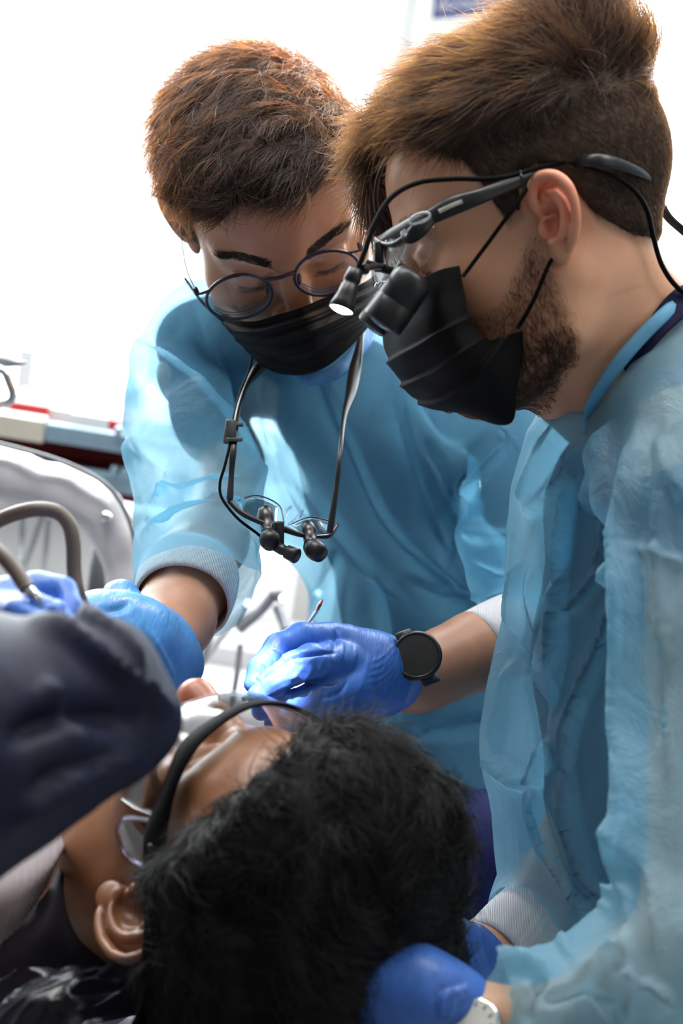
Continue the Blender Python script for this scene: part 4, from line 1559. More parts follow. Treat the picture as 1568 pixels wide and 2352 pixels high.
fb = [([(1480, 1000), (1470, 1200), (1480, 1380), (1490, 1600), (1480, 1900), (1450, 2200)], 22, 0.020),
      ([(1340, 960), (1260, 1080), (1222, 1180)], 20, 0.012), ([(1345, 1030), (1290, 1120), (1225, 1185)], 10, 0.010),
      ([(1330, 1060), (1300, 1150), (1285, 1260), (1295, 1350)], 18, -0.014, 'v'),
      ([(1345, 1030), (1320, 1180), (1305, 1330), (1300, 1480), (1310, 1650)], 12, 0.016, 's'),
      ([(1425, 980), (1420, 1100), (1405, 1220), (1370, 1330)], 14, 0.014),
      ([(1432, 1230), (1390, 1310), (1310, 1400)], 10, 0.010), ([(1440, 1290), (1390, 1480), (1330, 1640), (1310, 1760)], 14, 0.018, 's'),
      ([(1210, 1280), (1200, 1380), (1205, 1450)], 10, 0.008), ([(1230, 1300), (1260, 1450), (1290, 1600)], 16, 0.008),
      ([(1200, 1480), (1250, 1560), (1290, 1640)], 12, -0.010, 'v'), ([(1195, 1520), (1165, 1650), (1150, 1720)], 12, 0.008),
      ([(1150, 1730), (1190, 1770), (1230, 1790)], 10, 0.014, 's'), ([(1280, 1700), (1260, 1760), (1235, 1795)], 12, 0.016),
      ([(1235, 1800), (1270, 1900), (1330, 2010), (1400, 2080)], 14, 0.014, 's'), ([(1200, 1800), (1225, 1920), (1260, 2000)], 12, -0.010, 'v'),
      ([(1310, 1760), (1330, 1900), (1380, 2020), (1440, 2060)], 16, 0.016, 's'), ([(1400, 1640), (1420, 1780), (1440, 1900)], 18, -0.014, 'v'),
      ([(1520, 1020), (1545, 1100), (1568, 1150)], 16, 0.006), ([(1535, 1050), (1520, 1250), (1530, 1500), (1545, 1800)], 14, 0.008), ([(1500, 1420), (1530, 1560), (1520, 1720)], 12, -0.008, 'v'), ([(1470, 1900), (1510, 2050), (1500, 2200)], 14, 0.009), ([(1250, 2300), (1330, 2280), (1420, 2300)], 12, -0.010, 'v'), ([(1150, 2330), (1190, 2290), (1220, 2270)], 8, 0.008), ([(1400, 2240), (1480, 2260), (1550, 2300)], 12, 0.010, 's'), ([(1490, 1270), (1530, 1290), (1568, 1300)], 8, 0.006),
      ([(1110, 2290), (1180, 2230), (1260, 2230)], 18, 0.010), ([(1210, 2350), (1220, 2290), (1250, 2250)], 10, -0.010, 'v'),
      ([(1330, 2260), (1390, 2200), (1440, 2190)], 18, 0.012), ([(1330, 2280), (1370, 2330), (1400, 2352)], 14, 0.012, 's'), ([(1440, 2150), (1440, 2250), (1430, 2340)], 12, 0.012),
      ([(1180, 2040), (1220, 2060), (1240, 2050)], 8, 0.006), ([(1250, 2050), (1255, 2090), (1230, 2110)], 7, 0.005), ([(1240, 2140), (1290, 2160), (1310, 2200)], 8, 0.005)]
V = folds(V, Q, [(q[0], q[1] * 0.8, q[2] * FB, *q[3:]) for q in fb], soft=14)
for sc, am, sd in ((11, 0.0075, 21), (24, 0.0045, 22), (60, 0.0012, 24)):
    N = nblur(V, Q, 8)
    q = V * (1.4, 0.32, 1.2) + 0.012 * noise3(V, 9, 25)[:, None]
    V = V + N * (am * (0.6 - np.abs(noise3(q, sc, sd)) ** 0.8))[:, None]
V = relax(V, Q, 1, 0.3)
gown_b = part('gown', V, Q, M['gown_b'], man_b)
V, F = tube([C(1590, 668, 1.325), C(1530, 718, 1.305), C(1478, 768, 1.300), C(1425, 828, 1.300), C(1382, 888, 1.308), C(1352, 945, 1.325), C(1345, 990, 1.35)], 0.0048, 8, 50, flat=0.35, up=(0.3, 0.3, 1))
part('neck_binding', V, F, M['binding'], gown_b, label='brighter blue bound neckline of the gown')
V, F = ring(C(1222, 2108, 1.432), C(1136, 2192, 1.405), 0.0295, 0.0285, wob=0.015)
part('cuff', V, F, M['cuff'], gown_b, label='white ribbed cuff above the glove')

# gloves
g1 = [[(1135, 2195, 1.408, 80), (1090, 2215, 1.40, 76), (1010, 2210, 1.375, 85), (900, 2190, 1.35, 85)], [(980, 2190, 1.36, 60), (860, 2150, 1.33, 40), (790, 2150, 1.32, 30)],
      [(960, 2230, 1.36, 50), (850, 2210, 1.33, 36), (780, 2215, 1.32, 30)], [(960, 2270, 1.36, 50), (860, 2265, 1.335, 34), (800, 2270, 1.325, 28)],
      [(960, 2300, 1.37, 44), (880, 2310, 1.345, 30), (820, 2315, 1.335, 25)], [(1040, 2160, 1.38, 42), (960, 2120, 1.36, 32), (900, 2105, 1.35, 26)]]
v = sculpt(g1, 0.0025, [0.02, 0.012, 0.012, 0.012, 0.012, 0.014])
V, Q = v.mesh()
V, Q = cutplane(V, Q, C(1118, 2200, 1.405), C(1170, 2160, 1.42) - C(1090, 2215, 1.40), 0.06)
V = folds(V, Q, [([(1080, 2105), (1120, 2180), (1160, 2250)], 5, 0.002), ([(1095, 2120), (1110, 2190), (1140, 2260)], 5, 0.0016), ([(1070, 2110), (1090, 2190), (1120, 2270)], 5, -0.0016, 'v')])
part('glove', V, Q, M['glove'], man_b, label='blue glove of the far arm below the white cuff')
g2 = [[(1075, 2318, 1.147, 66), (1030, 2296, 1.145, 68), (950, 2270, 1.14, 80), (860, 2280, 1.14, 80)], [(880, 2250, 1.14, 44), (790, 2250, 1.145, 36), (740, 2270, 1.16, 30)],
      [(880, 2300, 1.14, 44), (780, 2310, 1.145, 36), (730, 2330, 1.16, 30)], [(880, 2345, 1.14, 44), (790, 2360, 1.145, 34), (740, 2375, 1.16, 28)],
      [(890, 2385, 1.14, 40), (810, 2400, 1.145, 30), (760, 2410, 1.16, 25)], [(960, 2220, 1.155, 38), (900, 2180, 1.165, 30), (860, 2160, 1.18, 26)]]
v = sculpt(g2, 0.0025, [0.02, 0.012, 0.012, 0.012, 0.012, 0.014])
V, Q = v.mesh()
V, Q = cutplane(V, Q, C(1070, 2322, 1.147), C(1110, 2340, 1.15) - C(1030, 2296, 1.145), 0.05)
V = folds(V, Q, [([(1010, 2350), (1020, 2290), (1090, 2265)], 5, 0.002), ([(1025, 2352), (1045, 2300), (1100, 2280)], 5, 0.0016), ([(1000, 2340), (1005, 2280), (1070, 2255)], 6, -0.0014, 'v')])
part('glove', V, Q, M['glove'], man_b, label='blue glove of the near arm at the bottom edge')


# ------------------------------------------------------------------ the patient lying back, and the helper in navy
patient = thing('person', 'black-haired person lying on their back wearing goggles, head towards the viewer', 'person', c2w(C(560, 2100, 1.36)) - np.array((0, 0, 0.1)))
F_ = np.array((0.0, 0.99, 0.06))
poseC = Pose(axes_from(F_, (0.70, -0.10, 0.71)), C(540, 2015, 1.235), 1.0)
print('ear', proj(poseC.c([(-0.078, -0.015, -0.003)])), 'nose', proj(poseC.c([(0, 0.118, -0.038)])))
nc = [(0, -0.020, -0.05), (0, -0.030, -0.11), (0, -0.045, -0.195)]
vC, bareC, VC, QC = make_head((nc, [0.055, 0.058, 0.066]), 1.0, 1.12, ears=(1, -1), earscale=1.2, earout=8, nwing=1.2)
torsoC = [[tuple(q) for q in ()]]
t0 = poseC.c([(0, -0.045, -0.15), (0, -0.07, -0.30), (0, -0.10, -0.55), (-0.17, -0.08, -0.26), (0.17, -0.08, -0.26)])
v = Vol(t0.min(0) - 0.2, t0.max(0) + 0.2, 0.007)
v.chain([t0[0], t0[1], t0[2]], [0.06, 0.12, 0.13], 0.03)
v.cap(t0[3], t0[4], 0.07, 0.07, 0.05)
v2 = v.mesh()
body = joinq((poseC.c(VC), QC), v2)
tabC = [(-0.14, -0.075), (-0.085, -0.070), (-0.050, -0.050), (-0.034, -0.010), (-0.024, 0.022), (-0.012, 0.034), (0.004, 0.028), (0.008, -0.002), (0.020, -0.002),
        (0.028, 0.014), (0.040, 0.042), (0.052, 0.053), (0.062, 0.066), (0.085, 0.073), (0.14, 0.072)]
lineC = lambda X, Y, Z: Z - np.interp(Y, *zip(*tabC)) - 0.004 * np.sin(X * 120)
sh = np.zeros(len(body[0]))
fl = np.zeros(len(body[0]))
nC = len(VC)
sh[:nC] = np.clip(lineC(VC[:, 0], VC[:, 1], VC[:, 2]) / 0.008 + 0.3, 0, 1)
fl[:nC] = 0.75 * np.exp(-((VC[:, 0]) ** 2 + (VC[:, 1] - 0.112) ** 2 + (VC[:, 2] + 0.038) ** 2) / 0.02 ** 2)
part('body', body[0], body[1], M['skin_c'], patient, attrs={'stubble': sh, 'flush': fl})


def thickC(X, Y, Z):
    top = np.clip((Z - 0.0) / 0.07, 0, 1)
    return 0.010 + 0.020 * top + 0.006 * np.clip(-Y / 0.08, 0, 1)


def extraC(w):
    w.chain([(-0.040, 0.052, 0.090), (0.0, 0.070, 0.100), (0.045, 0.055, 0.092)], [0.018, 0.026, 0.020], 0.02)
    w.ell((0.02, 0.035, 0.120), (0.05, 0.045, 0.03), 0.02)


hC, VhC, QhC = hair_mass(vC, bareC, thickC, lineC, extraC)
VhC = VhC + vnormals(VhC, QhC) * (0.004 * noise3(VhC, 75, 33))[:, None]
hair_c = part('hair', poseC.c(VhC), QhC, M['hair_base_c'], patient)


def combC(P):
    wv = noise3(P, 24, 71)[:, None]
    wv2 = noise3(P, 24, 72)[:, None]
    up = unit(P - np.array((0, -0.03, 0.03)))
    top = np.stack([0.5 + 0 * P[:, 0], -0.5 + 0 * P[:, 0], 0.7 + 0 * P[:, 0]], 1)
    side = np.stack([0 * P[:, 0], -0.9 + 0 * P[:, 0], -0.1 + 0 * P[:, 0]], 1)
    a = np.clip((P[:, 2] - 0.05) / 0.05, 0, 1)[:, None]
    return top * a + side * (1 - a) + 0.9 * np.concatenate([wv, wv2, wv * 0.5], 1) + 0.2 * up


S = hair_cards(VhC, QhC, poseC, lambda V: 1.0 + 0 * V[:, 0], 22000, combC, lambda P: 0.014 + 0.020 * np.clip((P[:, 2] + 0.02) / 0.08, 0, 1),
               lambda P: 0.42 + 0 * P[:, 0], 81, curl=0.45, clump=0.9, cell=70)
strands('hair_strands', S, 0.00024, M['hair_c'], hair_c)
# clothes: knitted jacket with a stand-up collar, dark shirt
v = Vol(t0.min(0) - 0.2, t0.max(0) + 0.2, 0.006)
v.chain([t0[1], t0[2]], [0.132, 0.142], 0.03)
v.cap(t0[3], t0[4], 0.080, 0.080, 0.05)
V, Q = v.mesh()
part('jacket', V, Q, M['jacket'], patient, label='ribbed taupe jacket')
V, F = sheet([[C(-60, 1985, 1.25), C(30, 1935, 1.25), C(110, 1900, 1.265), C(163, 1885, 1.285)], [C(-60, 2060, 1.20), C(40, 2020, 1.195), C(115, 1985, 1.215), C(156, 1930, 1.25)],
              [C(-60, 2130, 1.19), C(30, 2095, 1.185), C(85, 2050, 1.205), C(128, 1985, 1.24)], [C(-60, 2200, 1.20), C(10, 2160, 1.195), C(62, 2105, 1.21), C(105, 2040, 1.24)]], 40, 30, 0.004,
             lambda u, v: 0.0006 * np.sin(u * 90))
part('jacket_collar', V, F, M['jacket'], patient, label='ribbed taupe stand-up collar')
V, F = sheet([[C(150, 1950, 1.265), C(122, 2020, 1.245), C(90, 2070, 1.225), C(20, 2120, 1.21)], [C(148, 2060, 1.235), C(122, 2090, 1.215), C(90, 2120, 1.205), C(0, 2170, 1.20)], [C(178, 2150, 1.235), C(140, 2170, 1.215), C(80, 2190, 1.20), C(-20, 2230, 1.195)],
              [C(260, 2230, 1.25), C(160, 2255, 1.23), C(40, 2290, 1.21), C(-60, 2320, 1.20)], [C(320, 2330, 1.28), C(180, 2360, 1.26), C(40, 2390, 1.24), C(-60, 2420, 1.22)]], 30, 30, 0.003)
part('shirt', V, F, M['darkshirt'], patient, label='dark shirt at the nape')

# ---- helper in navy at the left edge, only arm and glove in the frame
helper = thing('person', 'person in a dark navy gown at the left edge, arm across the patient', 'person', c2w(C(-300, 1900, 1.0)) * np.array((1, 1, 0)))
sl = [[(-420, 1860, 0.94, 330), (-160, 1710, 0.96, 275), (45, 1675, 0.98, 205), (190, 1655, 1.0, 140), (280, 1660, 1.01, 76), (340, 1655, 1.015, 30)],
      [(310, 1655, 1.01, 62), (230, 1550, 1.03, 100), (120, 1535, 1.06, 78), (20, 1540, 1.09, 76), (-80, 1530, 1.12, 80)],
      [(-160, 1740, 0.96, 290), (-400, 1600, 1.0, 300)]]
v = sculpt(sl, 0.004, 0.025)
V, Q = v.mesh()
V = relax(V, Q, 2, 0.5)
for sc, am, sd in ((12, 0.005, 51), (30, 0.0022, 52)):
    N = nblur(V, Q, 6)
    q = V @ np.array(((0.25, 0.8, 0), (0.35, 0.8, 0), (0, 0, 0.8)))
    V = V + N * (am * (0.6 - np.abs(noise3(q, sc, sd))))[:, None]
V = folds(V, Q, [([(60, 1420), (170, 1490), (300, 1580), (400, 1640)], 16, 0.014), ([(150, 1400), (230, 1440), (330, 1540)], 14, 0.010), ([(20, 1700), (150, 1640), (320, 1650)], 30, -0.012, 'v'),
                 ([(10, 1900), (150, 1800), (330, 1720)], 24, 0.008), ([(100, 1560), (160, 1640), (200, 1740)], 20, 0.007), ([(60, 1820), (140, 1770), (260, 1730)], 16, -0.007, 'v')])
v0 = sculpt([[(-420, 1500, 1.1, 120), (-380, 1800, 1.0, 240), (-420, 2300, 1.0, 260)], [(-400, 1600, 1.03, 120), (-60, 1460, 1.12, 60), (0, 1440, 1.13, 55)], [(-520, 1520, 1.1, 90), (-620, 1330, 1.13, 72)]], 0.006, 0.03)
poseD = Pose(axes_from((0.85, -0.50, 0.15), (0.45, 0.85, 0.1)), C(-640, 1110, 1.14), 0.95)
vD, bareD, VD, QD = make_head(([(0, -0.02, -0.05), (0, -0.04, -0.12), (0, -0.07, -0.195)], [0.052, 0.054, 0.06]), h=0.0026)
part('body', *joinq((poseD.c(VD), QD), v0.mesh()), M['skin_a'], helper)
hD, VhD, QhD = hair_mass(vD, bareD, lambda X, Y, Z: 0.012 + 0.01 * np.clip(Z / 0.08, 0, 1), lineC)
part('hair', poseD.c(VhD), QhD, M['hair_base_c'], helper)
V2, F2 = sheet([poseD.c([(-0.064, 0.030, -0.020), (-0.040, 0.088, -0.022), (0, 0.122, -0.018), (0.040, 0.088, -0.022), (0.064, 0.030, -0.020)]),
                poseD.c([(-0.066, 0.032, -0.055), (-0.044, 0.096, -0.062), (0, 0.128, -0.060), (0.044, 0.096, -0.062), (0.066, 0.032, -0.055)]),
                poseD.c([(-0.060, 0.030, -0.100), (-0.036, 0.084, -0.124), (0, 0.104, -0.130), (0.036, 0.084, -0.124), (0.060, 0.030, -0.100)])], 40, 24, 0.0015)
part('mask', V2, F2, M['mask'], helper)
part('sleeve', V, Q, M['navygown'], helper, label='dark navy gown sleeve with a bent elbow')
hg = [[(-60, 1440, 1.13, 70), (10, 1405, 1.13, 62), (40, 1390, 1.13, 55)],
      [(20, 1372, 1.14, 36), (90, 1352, 1.135, 34), (140, 1362, 1.13, 33), (158, 1400, 1.12, 28), (150, 1430, 1.11, 22)],
      [(20, 1405, 1.12, 36), (70, 1395, 1.105, 33), (120, 1412, 1.10, 30), (150, 1445, 1.10, 24)],
      [(0, 1440, 1.12, 36), (60, 1440, 1.10, 32), (110, 1460, 1.095, 28)], [(0, 1480, 1.12, 34), (60, 1485, 1.10, 30), (100, 1500, 1.10, 25)],
      [(0, 1400, 1.11, 32), (40, 1410, 1.09, 28), (80, 1425, 1.085, 23)]]
v = sculpt(hg, 0.002, [0.02, 0.008, 0.008, 0.008, 0.008, 0.008])
V, Q = v.mesh()
V = folds(V, Q, [([(140, 1340), (150, 1370), (140, 1400)], 4, 0.0014), ([(120, 1350), (130, 1385)], 4, -0.0014, 'v'), ([(100, 1390), (130, 1400), (160, 1420)], 4, 0.0012), ([(40, 1370), (80, 1380), (110, 1390)], 5, -0.0012, 'v')])
part('glove', V, Q, M['glove'], helper, label='blue glove gripping the suction hose')


# ------------------------------------------------------------------ things worn and held
def arc(c, u, v, ru, rv, a0, a1, n):
    t = np.linspace(a0, a1, n)
    return np.asarray(c) + np.cos(t)[:, None] * u * ru + np.sin(t)[:, None] * v * rv


def disc(c, u, v, ru, rv, n=40, dome=0.0, rows=5):
    w = np.cross(u, v)
    V = [np.asarray(c) + w * dome]
    F = []
    t = np.linspace(0, 2 * math.pi, n, endpoint=False)
    for k in range(1, rows + 1):
        s = k / rows
        V += list(np.asarray(c) + w * dome * (1 - s * s) + np.cos(t)[:, None] * u * ru * s + np.sin(t)[:, None] * v * rv * s)
    for j in range(n):
        F.append([0, 1 + j, 1 + (j + 1) % n])
    for k in range(rows - 1):
        for j in range(n):
            a, b = 1 + k * n + j, 1 + k * n + (j + 1) % n
            F.append([a, a + n, b + n, b])
    return np.array(V), F


# round eyeglasses on the far man
RA, FA, UA = poseA.R
tilt = math.radians(4)
ua = UA * math.cos(tilt) + FA * math.sin(tilt)
na = np.cross(-RA, ua)
t = thing('eyeglasses', 'round dark-rimmed eyeglasses low on the nose of the dark-haired person', 'glasses', c2w(C(650, 655, 1.53)))
cl, cr = C(549, 682, 1.532), C(751, 627, 1.527)
xx = unit(cr - cl)
ua = unit(ua - xx * (ua @ xx))
na = np.cross(xx, ua)
for c, sgn in ((cl, -1), (cr, 1)):
    P = arc(c, xx, ua, 0.0258, 0.0250, 0, 2 * math.pi * 59 / 60, 60)
    P = np.concatenate([P, P[:1]])
    V, F = tube(P, 0.0013, 8, up=na)
    rim = part('rim', V, F[:-2], M['frameblue'], t)
    V, F = disc(c - na * 0.0005, xx, ua, 0.0252, 0.0244, 40, 0.0025)
    part('lens', V, F, M['lens'], t)
    for q in (0.0030, 0.0052):
        P = arc(c - na * q * 0.9 - ua * 0.0004, xx, ua, 0.0252 - q * 0.42, 0.0244 - q * 0.42, math.radians(200), math.radians(340), 30)
        V, F = tube(P, 0.00035, 6)
        part('lens_edge', V, F, M['frameblue'], rim)
    P = arc(c + na * 0.0012, xx, ua, 0.0262, 0.0254, math.radians(40 if sgn > 0 else 75), math.radians(105 if sgn > 0 else 140), 20)
    if sgn > 0:
        P = np.concatenate([[c + xx * 0.030 + ua * 0.0125 - na * 0.003], [c + xx * 0.026 + ua * 0.0150], P[1:]])
    else:
        P = np.concatenate([P[:-1], [c - xx * 0.026 + ua * 0.0150], [c - xx * 0.030 + ua * 0.0125 - na * 0.003]])
    V, F = tube(P, 0.0015, 8, 30, flat=0.6, up=na)
    part('brow_bar', V, F, M['frame'], t)
    h = c + sgn * xx * 0.0305 + ua * 0.0125 - na * 0.004
    V, F = lathe(h - ua * 0.0015, h + ua * 0.0055, [(0, 0.0019), (0.1, 0.0022), (0.6, 0.0022), (0.62, 0.0017), (0.7, 0.0017), (0.72, 0.0023), (1, 0.0021)], 16)
    part('hinge', V, F, M['gunmetal'], t)
    b_ = poseA.c((-sgn * 0.080, -0.005, 0.018))
    V, F = tube([h, h * 0.65 + b_ * 0.35 + sgn * xx * 0.004, b_, poseA.c((-sgn * 0.079, -0.025, 0.0))], 0.0010, 8, 30, flat=0.5, up=xx)
    part('temple_arm', V, F, M['gunmetal'], t)
    pc_ = c - sgn * xx * 0.0225 - ua * 0.004 - na * 0.005
    v = Vol(pc_ - 0.01, pc_ + 0.01, 0.0008)
    v.ell(pc_, (0.0018, 0.0050, 0.0028), 0)
    part('nose_pad', *v.mesh(), M['frame'], t)
P = [cl + xx * 0.0235 + ua * 0.0105, cl + xx * 0.0275 + ua * 0.0125 + na * 0.002, (cl + cr) / 2 + ua * 0.0135 + na * 0.004, cr - xx * 0.0275 + ua * 0.0125 + na * 0.002, cr - xx * 0.0235 + ua * 0.0105]
V, F = tube(P, 0.0016, 8, 24, flat=1.0)
part('bridge', V, F, M['frame'], t)

# sports-frame loupes with a headlamp on the near man
t = thing('loupe_glasses', 'black sports-frame loupes with a glowing headlamp worn by the person in profile', 'loupes', c2w(C(960, 560, 1.27)))
P = [C(1530, 480, 1.36), C(1500, 415, 1.305), C(1440, 383, 1.272), C(1370, 368, 1.258), C(1300, 376, 1.276), C(1235, 397, 1.272), C(1160, 428, 1.262), C(1090, 455, 1.256), C(1040, 472, 1.258), C(985, 500, 1.264), C(940, 520, 1.275), C(895, 538, 1.292), C(868, 552, 1.31)]
V, F = tube(P, [0.0018, 0.0030, 0.0042, 0.0048, 0.0044, 0.0046, 0.0048, 0.0056, 0.0066, 0.0052, 0.0058, 0.0040, 0.0030], 12, 70, flat=0.5, up=(0, 0.2, 1))
arm_b = part('temple_arm', V, F, M['black'], t)
V, F = tube([C(1062, 462, 1.2525), C(1035, 473, 1.2525), C(1008, 486, 1.2545)], 0.0014, 8, 12, flat=0.5, up=(0, 0, 1))
part('slot', V, F, M['cream'], arm_b, label='pale slot through the arm')
e_ = C(963, 502, 1.258)
P = arc(e_, unit(np.array((0.92, 0.34, 0.12))), unit(np.array((-0.34, 0.92, 0.1))), 0.0070, 0.0030, 0, 2 * math.pi * 31 / 32, 32)
V, F = tube(np.concatenate([P, P[:1]]), 0.0009, 6)
part('emblem', V, F[:-2], M['ink'], arm_b, label='silver oval ring on the hinge')
V, F = tube([C(1000, 498, 1.262), C(965, 525, 1.260), C(938, 545, 1.264), C(925, 528, 1.27)], [0.002, 0.0055, 0.0045, 0.002], 10, 20, flat=0.5, up=(0, 0, 1))
part('frame_front', V, F, M['black'], t)
V, F = sheet([[C(1000, 520, 1.268), C(940, 530, 1.275), C(890, 545, 1.292), C(866, 560, 1.318), C(860, 570, 1.36)], [C(992, 575, 1.270), C(935, 590, 1.275), C(885, 600, 1.292), C(858, 610, 1.318), C(852, 620, 1.36)],
              [C(950, 640, 1.282), C(920, 655, 1.285), C(885, 650, 1.297), C(862, 650, 1.32), C(856, 660, 1.36)]], 40, 24, 0.0012)
part('shield_lens', V, F, M['lens'], t)
V, F = tube([C(862, 548, 1.312), C(880, 560, 1.296), C(905, 560, 1.284), C(935, 540, 1.272)], 0.0018, 8, 20)
part('lens_rim', V, F, M['gunmetal'], t)
for px, py, dd, nm in ((957, 628, 1.262, 0), (940, 640, 1.345, 1)):
    a, b = C(px, py, dd), C(px - 82, py + 118, dd + 0.002)
    V, F = lathe(a, b, [(0, 0.0085), (0.02, 0.0105), (0.10, 0.0130), (0.20, 0.0138), (0.55, 0.0140), (0.57, 0.0134), (0.59, 0.0140), (0.93, 0.0142), (0.97, 0.0136), (1.0, 0.0126), (1.0, 0.0118), (0.97, 0.0115)], 32)
    br = part('barrel', V, F, M['black'], t)
    ax = unit(b - a)
    u = unit(np.cross(ax, (0, 0, 1)))
    V, F = disc(b - ax * 0.001, u, np.cross(ax, u), 0.0120, 0.0120, 32, 0.0025)
    part('objective_lens', V, F, M['lensend'], br)
V, F = join(rbox(C(905, 640, 1.278), (0.0035, 0.011, 0.006), [unit(np.array((0.8, -0.55, 0))), unit(np.array((0.55, 0.8, 0))), (0, 0, 1)], 0.3),
            rbox(C(872, 615, 1.292), (0.010, 0.0025, 0.004), [unit(np.array((0.95, -0.3, 0))), unit(np.array((0.3, 0.95, 0))), (0, 0, 1)], 0.3),
            rbox(C(870, 590, 1.30), (0.003, 0.010, 0.004), None, 0.3))
part('barrel_bracket', V, F, M['black'], t)
a = C(838, 618, 1.245)
V, F = join(lathe(a + (0, 0, -0.004), a + (0, 0, 0.003), [(0, 0.0028), (0.2, 0.0034), (0.9, 0.0034), (1, 0.0028)], 20), lathe(a + (0, 0, 0.003), a + (0, 0, 0.0036), [(0, 0.0013), (1, 0.0012)], 12),
            tube([C(838, 618, 1.25), C(860, 612, 1.27), C(880, 612, 1.29)], 0.0022, 8, 10))
part('lamp_joint', V, F, M['gunmetal'], t)
a, b = C(818, 618, 1.243), C(783, 712, 1.238)
V, F = lathe(a, b, [(0, 0.0030), (0.02, 0.0050), (0.30, 0.0056), (0.32, 0.0050), (0.40, 0.0050), (0.42, 0.0058), (0.62, 0.0060), (0.80, 0.0072), (1.0, 0.0084), (1.0, 0.0076), (0.95, 0.007)], 28)
lamp = part('headlamp', V, F, M['black'], t, label='small black headlamp, lit')
ax = unit(b - a)
u = unit(np.cross(ax, (0, 0, 1)))
V, F = disc(b - ax * 0.0006, u, np.cross(ax, u), 0.0074, 0.0074, 28, 0.0022)
part('lamp_lens', V, F, M['lamp'], lamp, label='white glowing lamp face')
V, F = tube([C(820, 622, 1.240), C(838, 575, 1.240), C(862, 510, 1.242), C(900, 452, 1.246), C(960, 420, 1.250), C(1040, 411, 1.252), C(1120, 411, 1.252), C(1180, 402, 1.256), C(1240, 384, 1.264), C(1310, 374, 1.268), C(1390, 396, 1.266), C(1450, 432, 1.275),
              C(1484, 480, 1.29), C(1500, 545, 1.30), C(1520, 610, 1.305), C(1555, 660, 1.31), C(1610, 700, 1.32)], 0.00175, 8, 120)
part('lamp_cable', V, F, M['blackmatte'], t)
V, F = tube([C(1515, 470, 1.37), C(1535, 500, 1.40), C(1568, 530, 1.43), C(1640, 590, 1.46)], 0.0036, 8, 20, flat=0.6)
part('head_strap', V, F, M['blackmatte'], t)
for px, py in ((1195, 406),):
    V, F = tube([C(px, py - 12, 1.256), C(px + 2, py, 1.248), C(px + 6, py + 28, 1.254)], 0.0010, 6, 10)
    part('cable_tie', V, F, M['black'], t)
V, F = tube([C(915, 338, 1.31), C(885, 370, 1.315), C(868, 410, 1.322), C(863, 450, 1.33), C(866, 485, 1.335)], 0.0030, 8, 24, flat=0.4)
part('brow_band', V, F, M['foil'], t)

# loupes hanging from the neck of the far man
t = thing('loupe_glasses', 'unlit loupes hanging on black cords against the front of the far blue gown', 'loupes', c2w(C(660, 1220, 1.485)))
D = 1.470
V, F = tube([C(612, 826, 1.600), C(590, 850, 1.585), C(566, 885, 1.563), C(550, 930, 1.532), C(541, 975, 1.506), C(536, 1030, 1.480), C(531, 1090, 1.475), C(528, 1140, D), C(526, 1150, D)], [0.0045, 0.0048, 0.0022, 0.0020, 0.0024, 0.0026, 0.0022, 0.0026, 0.0020], 10, 60)
part('temple_arm', V, F, M['black'], t)
V, F = tube([C(582, 800, 1.600), C(572, 850, 1.580), C(552, 900, 1.551), C(536, 960, 1.513), C(530, 1010, 1.485), C(516, 1070, 1.475), C(505, 1110, 1.473), C(510, 1145, 1.470), C(545, 1190, 1.465), C(590, 1225, 1.465), C(612, 1245, 1.465)], 0.0011, 8, 60)
part('lamp_cable', V, F, M['blackmatte'], t)
V, F = join(rbox(C(528, 992, 1.490), (0.0042, 0.0095, 0.004), [unit(np.array((1, -0.12, 0))), unit(np.array((0.12, 1, 0))), (0, 0, 1)], 0.3), rbox(C(541, 976, 1.499), (0.006, 0.0014, 0.004), None, 0.3), rbox(C(538, 1010, 1.483), (0.006, 0.0014, 0.004), None, 0.3))
part('cable_clip', V, F, M['darkgrey'], t)
V, F = tube([C(834, 735, 1.620), C(826, 790, 1.600), C(815, 850, 1.590), C(806, 905, 1.564), C(790, 960, 1.528), C(781, 1040, 1.490), C(772, 1120, 1.480), C(762, 1190, 1.475), C(756, 1228, 1.473)], [0.0022, 0.0030, 0.0052, 0.0046, 0.0022, 0.0020, 0.0020, 0.0026, 0.0024], 10, 60)
part('temple_arm', V, F, M['black'], t)
V, F = tube([C(526, 1150, D), C(555, 1178, 1.465), C(600, 1200, 1.463), C(635, 1208, 1.463), C(655, 1216, 1.463), C(690, 1228, 1.465), C(730, 1232, 1.470), C(756, 1228, 1.473), C(775, 1205, 1.485)], [0.0020, 0.0022, 0.0020, 0.0024, 0.0026, 0.0020, 0.0018, 0.0024, 0.0012], 8, 60)
part('frame_front', V, F, M['black'], t)
V, F = join(tube([C(545, 1150, 1.485), C(590, 1138, 1.495), C(640, 1160, 1.495), C(652, 1200, 1.475)], 0.0006, 6, 24), tube([C(665, 1205, 1.475), C(710, 1188, 1.495), C(755, 1196, 1.495), C(776, 1205, 1.485)], 0.0006, 6, 24))
part('upper_rim', V, F, M['gunmetal'], t)
for pts_ in (((548, 1152), (592, 1142), (640, 1162), (636, 1204), (600, 1196), (556, 1176)), ((668, 1206), (712, 1190), (772, 1204), (754, 1226), (720, 1228), (690, 1222))):
    G = [[C(*pts_[0], 1.485), C(*pts_[1], 1.495), C(*pts_[2], 1.490)], [C(*pts_[5], 1.467), C(*pts_[4], 1.465), C(*pts_[3], 1.467)]]
    V, F = sheet(G, 14, 10, 0.001)
    part('lens', V, F, M['lens'], t)
V, F = join(tube([C(650, 1200, 1.465), C(658, 1180, 1.470), C(668, 1165, 1.475), C(658, 1172, 1.480)], 0.0016, 8, 16, flat=0.5), tube([C(662, 1205, 1.465), C(680, 1190, 1.470), C(694, 1174, 1.475), C(688, 1190, 1.480)], 0.0016, 8, 16, flat=0.5))
part('nose_pad', V, F, M['wrap'], t)
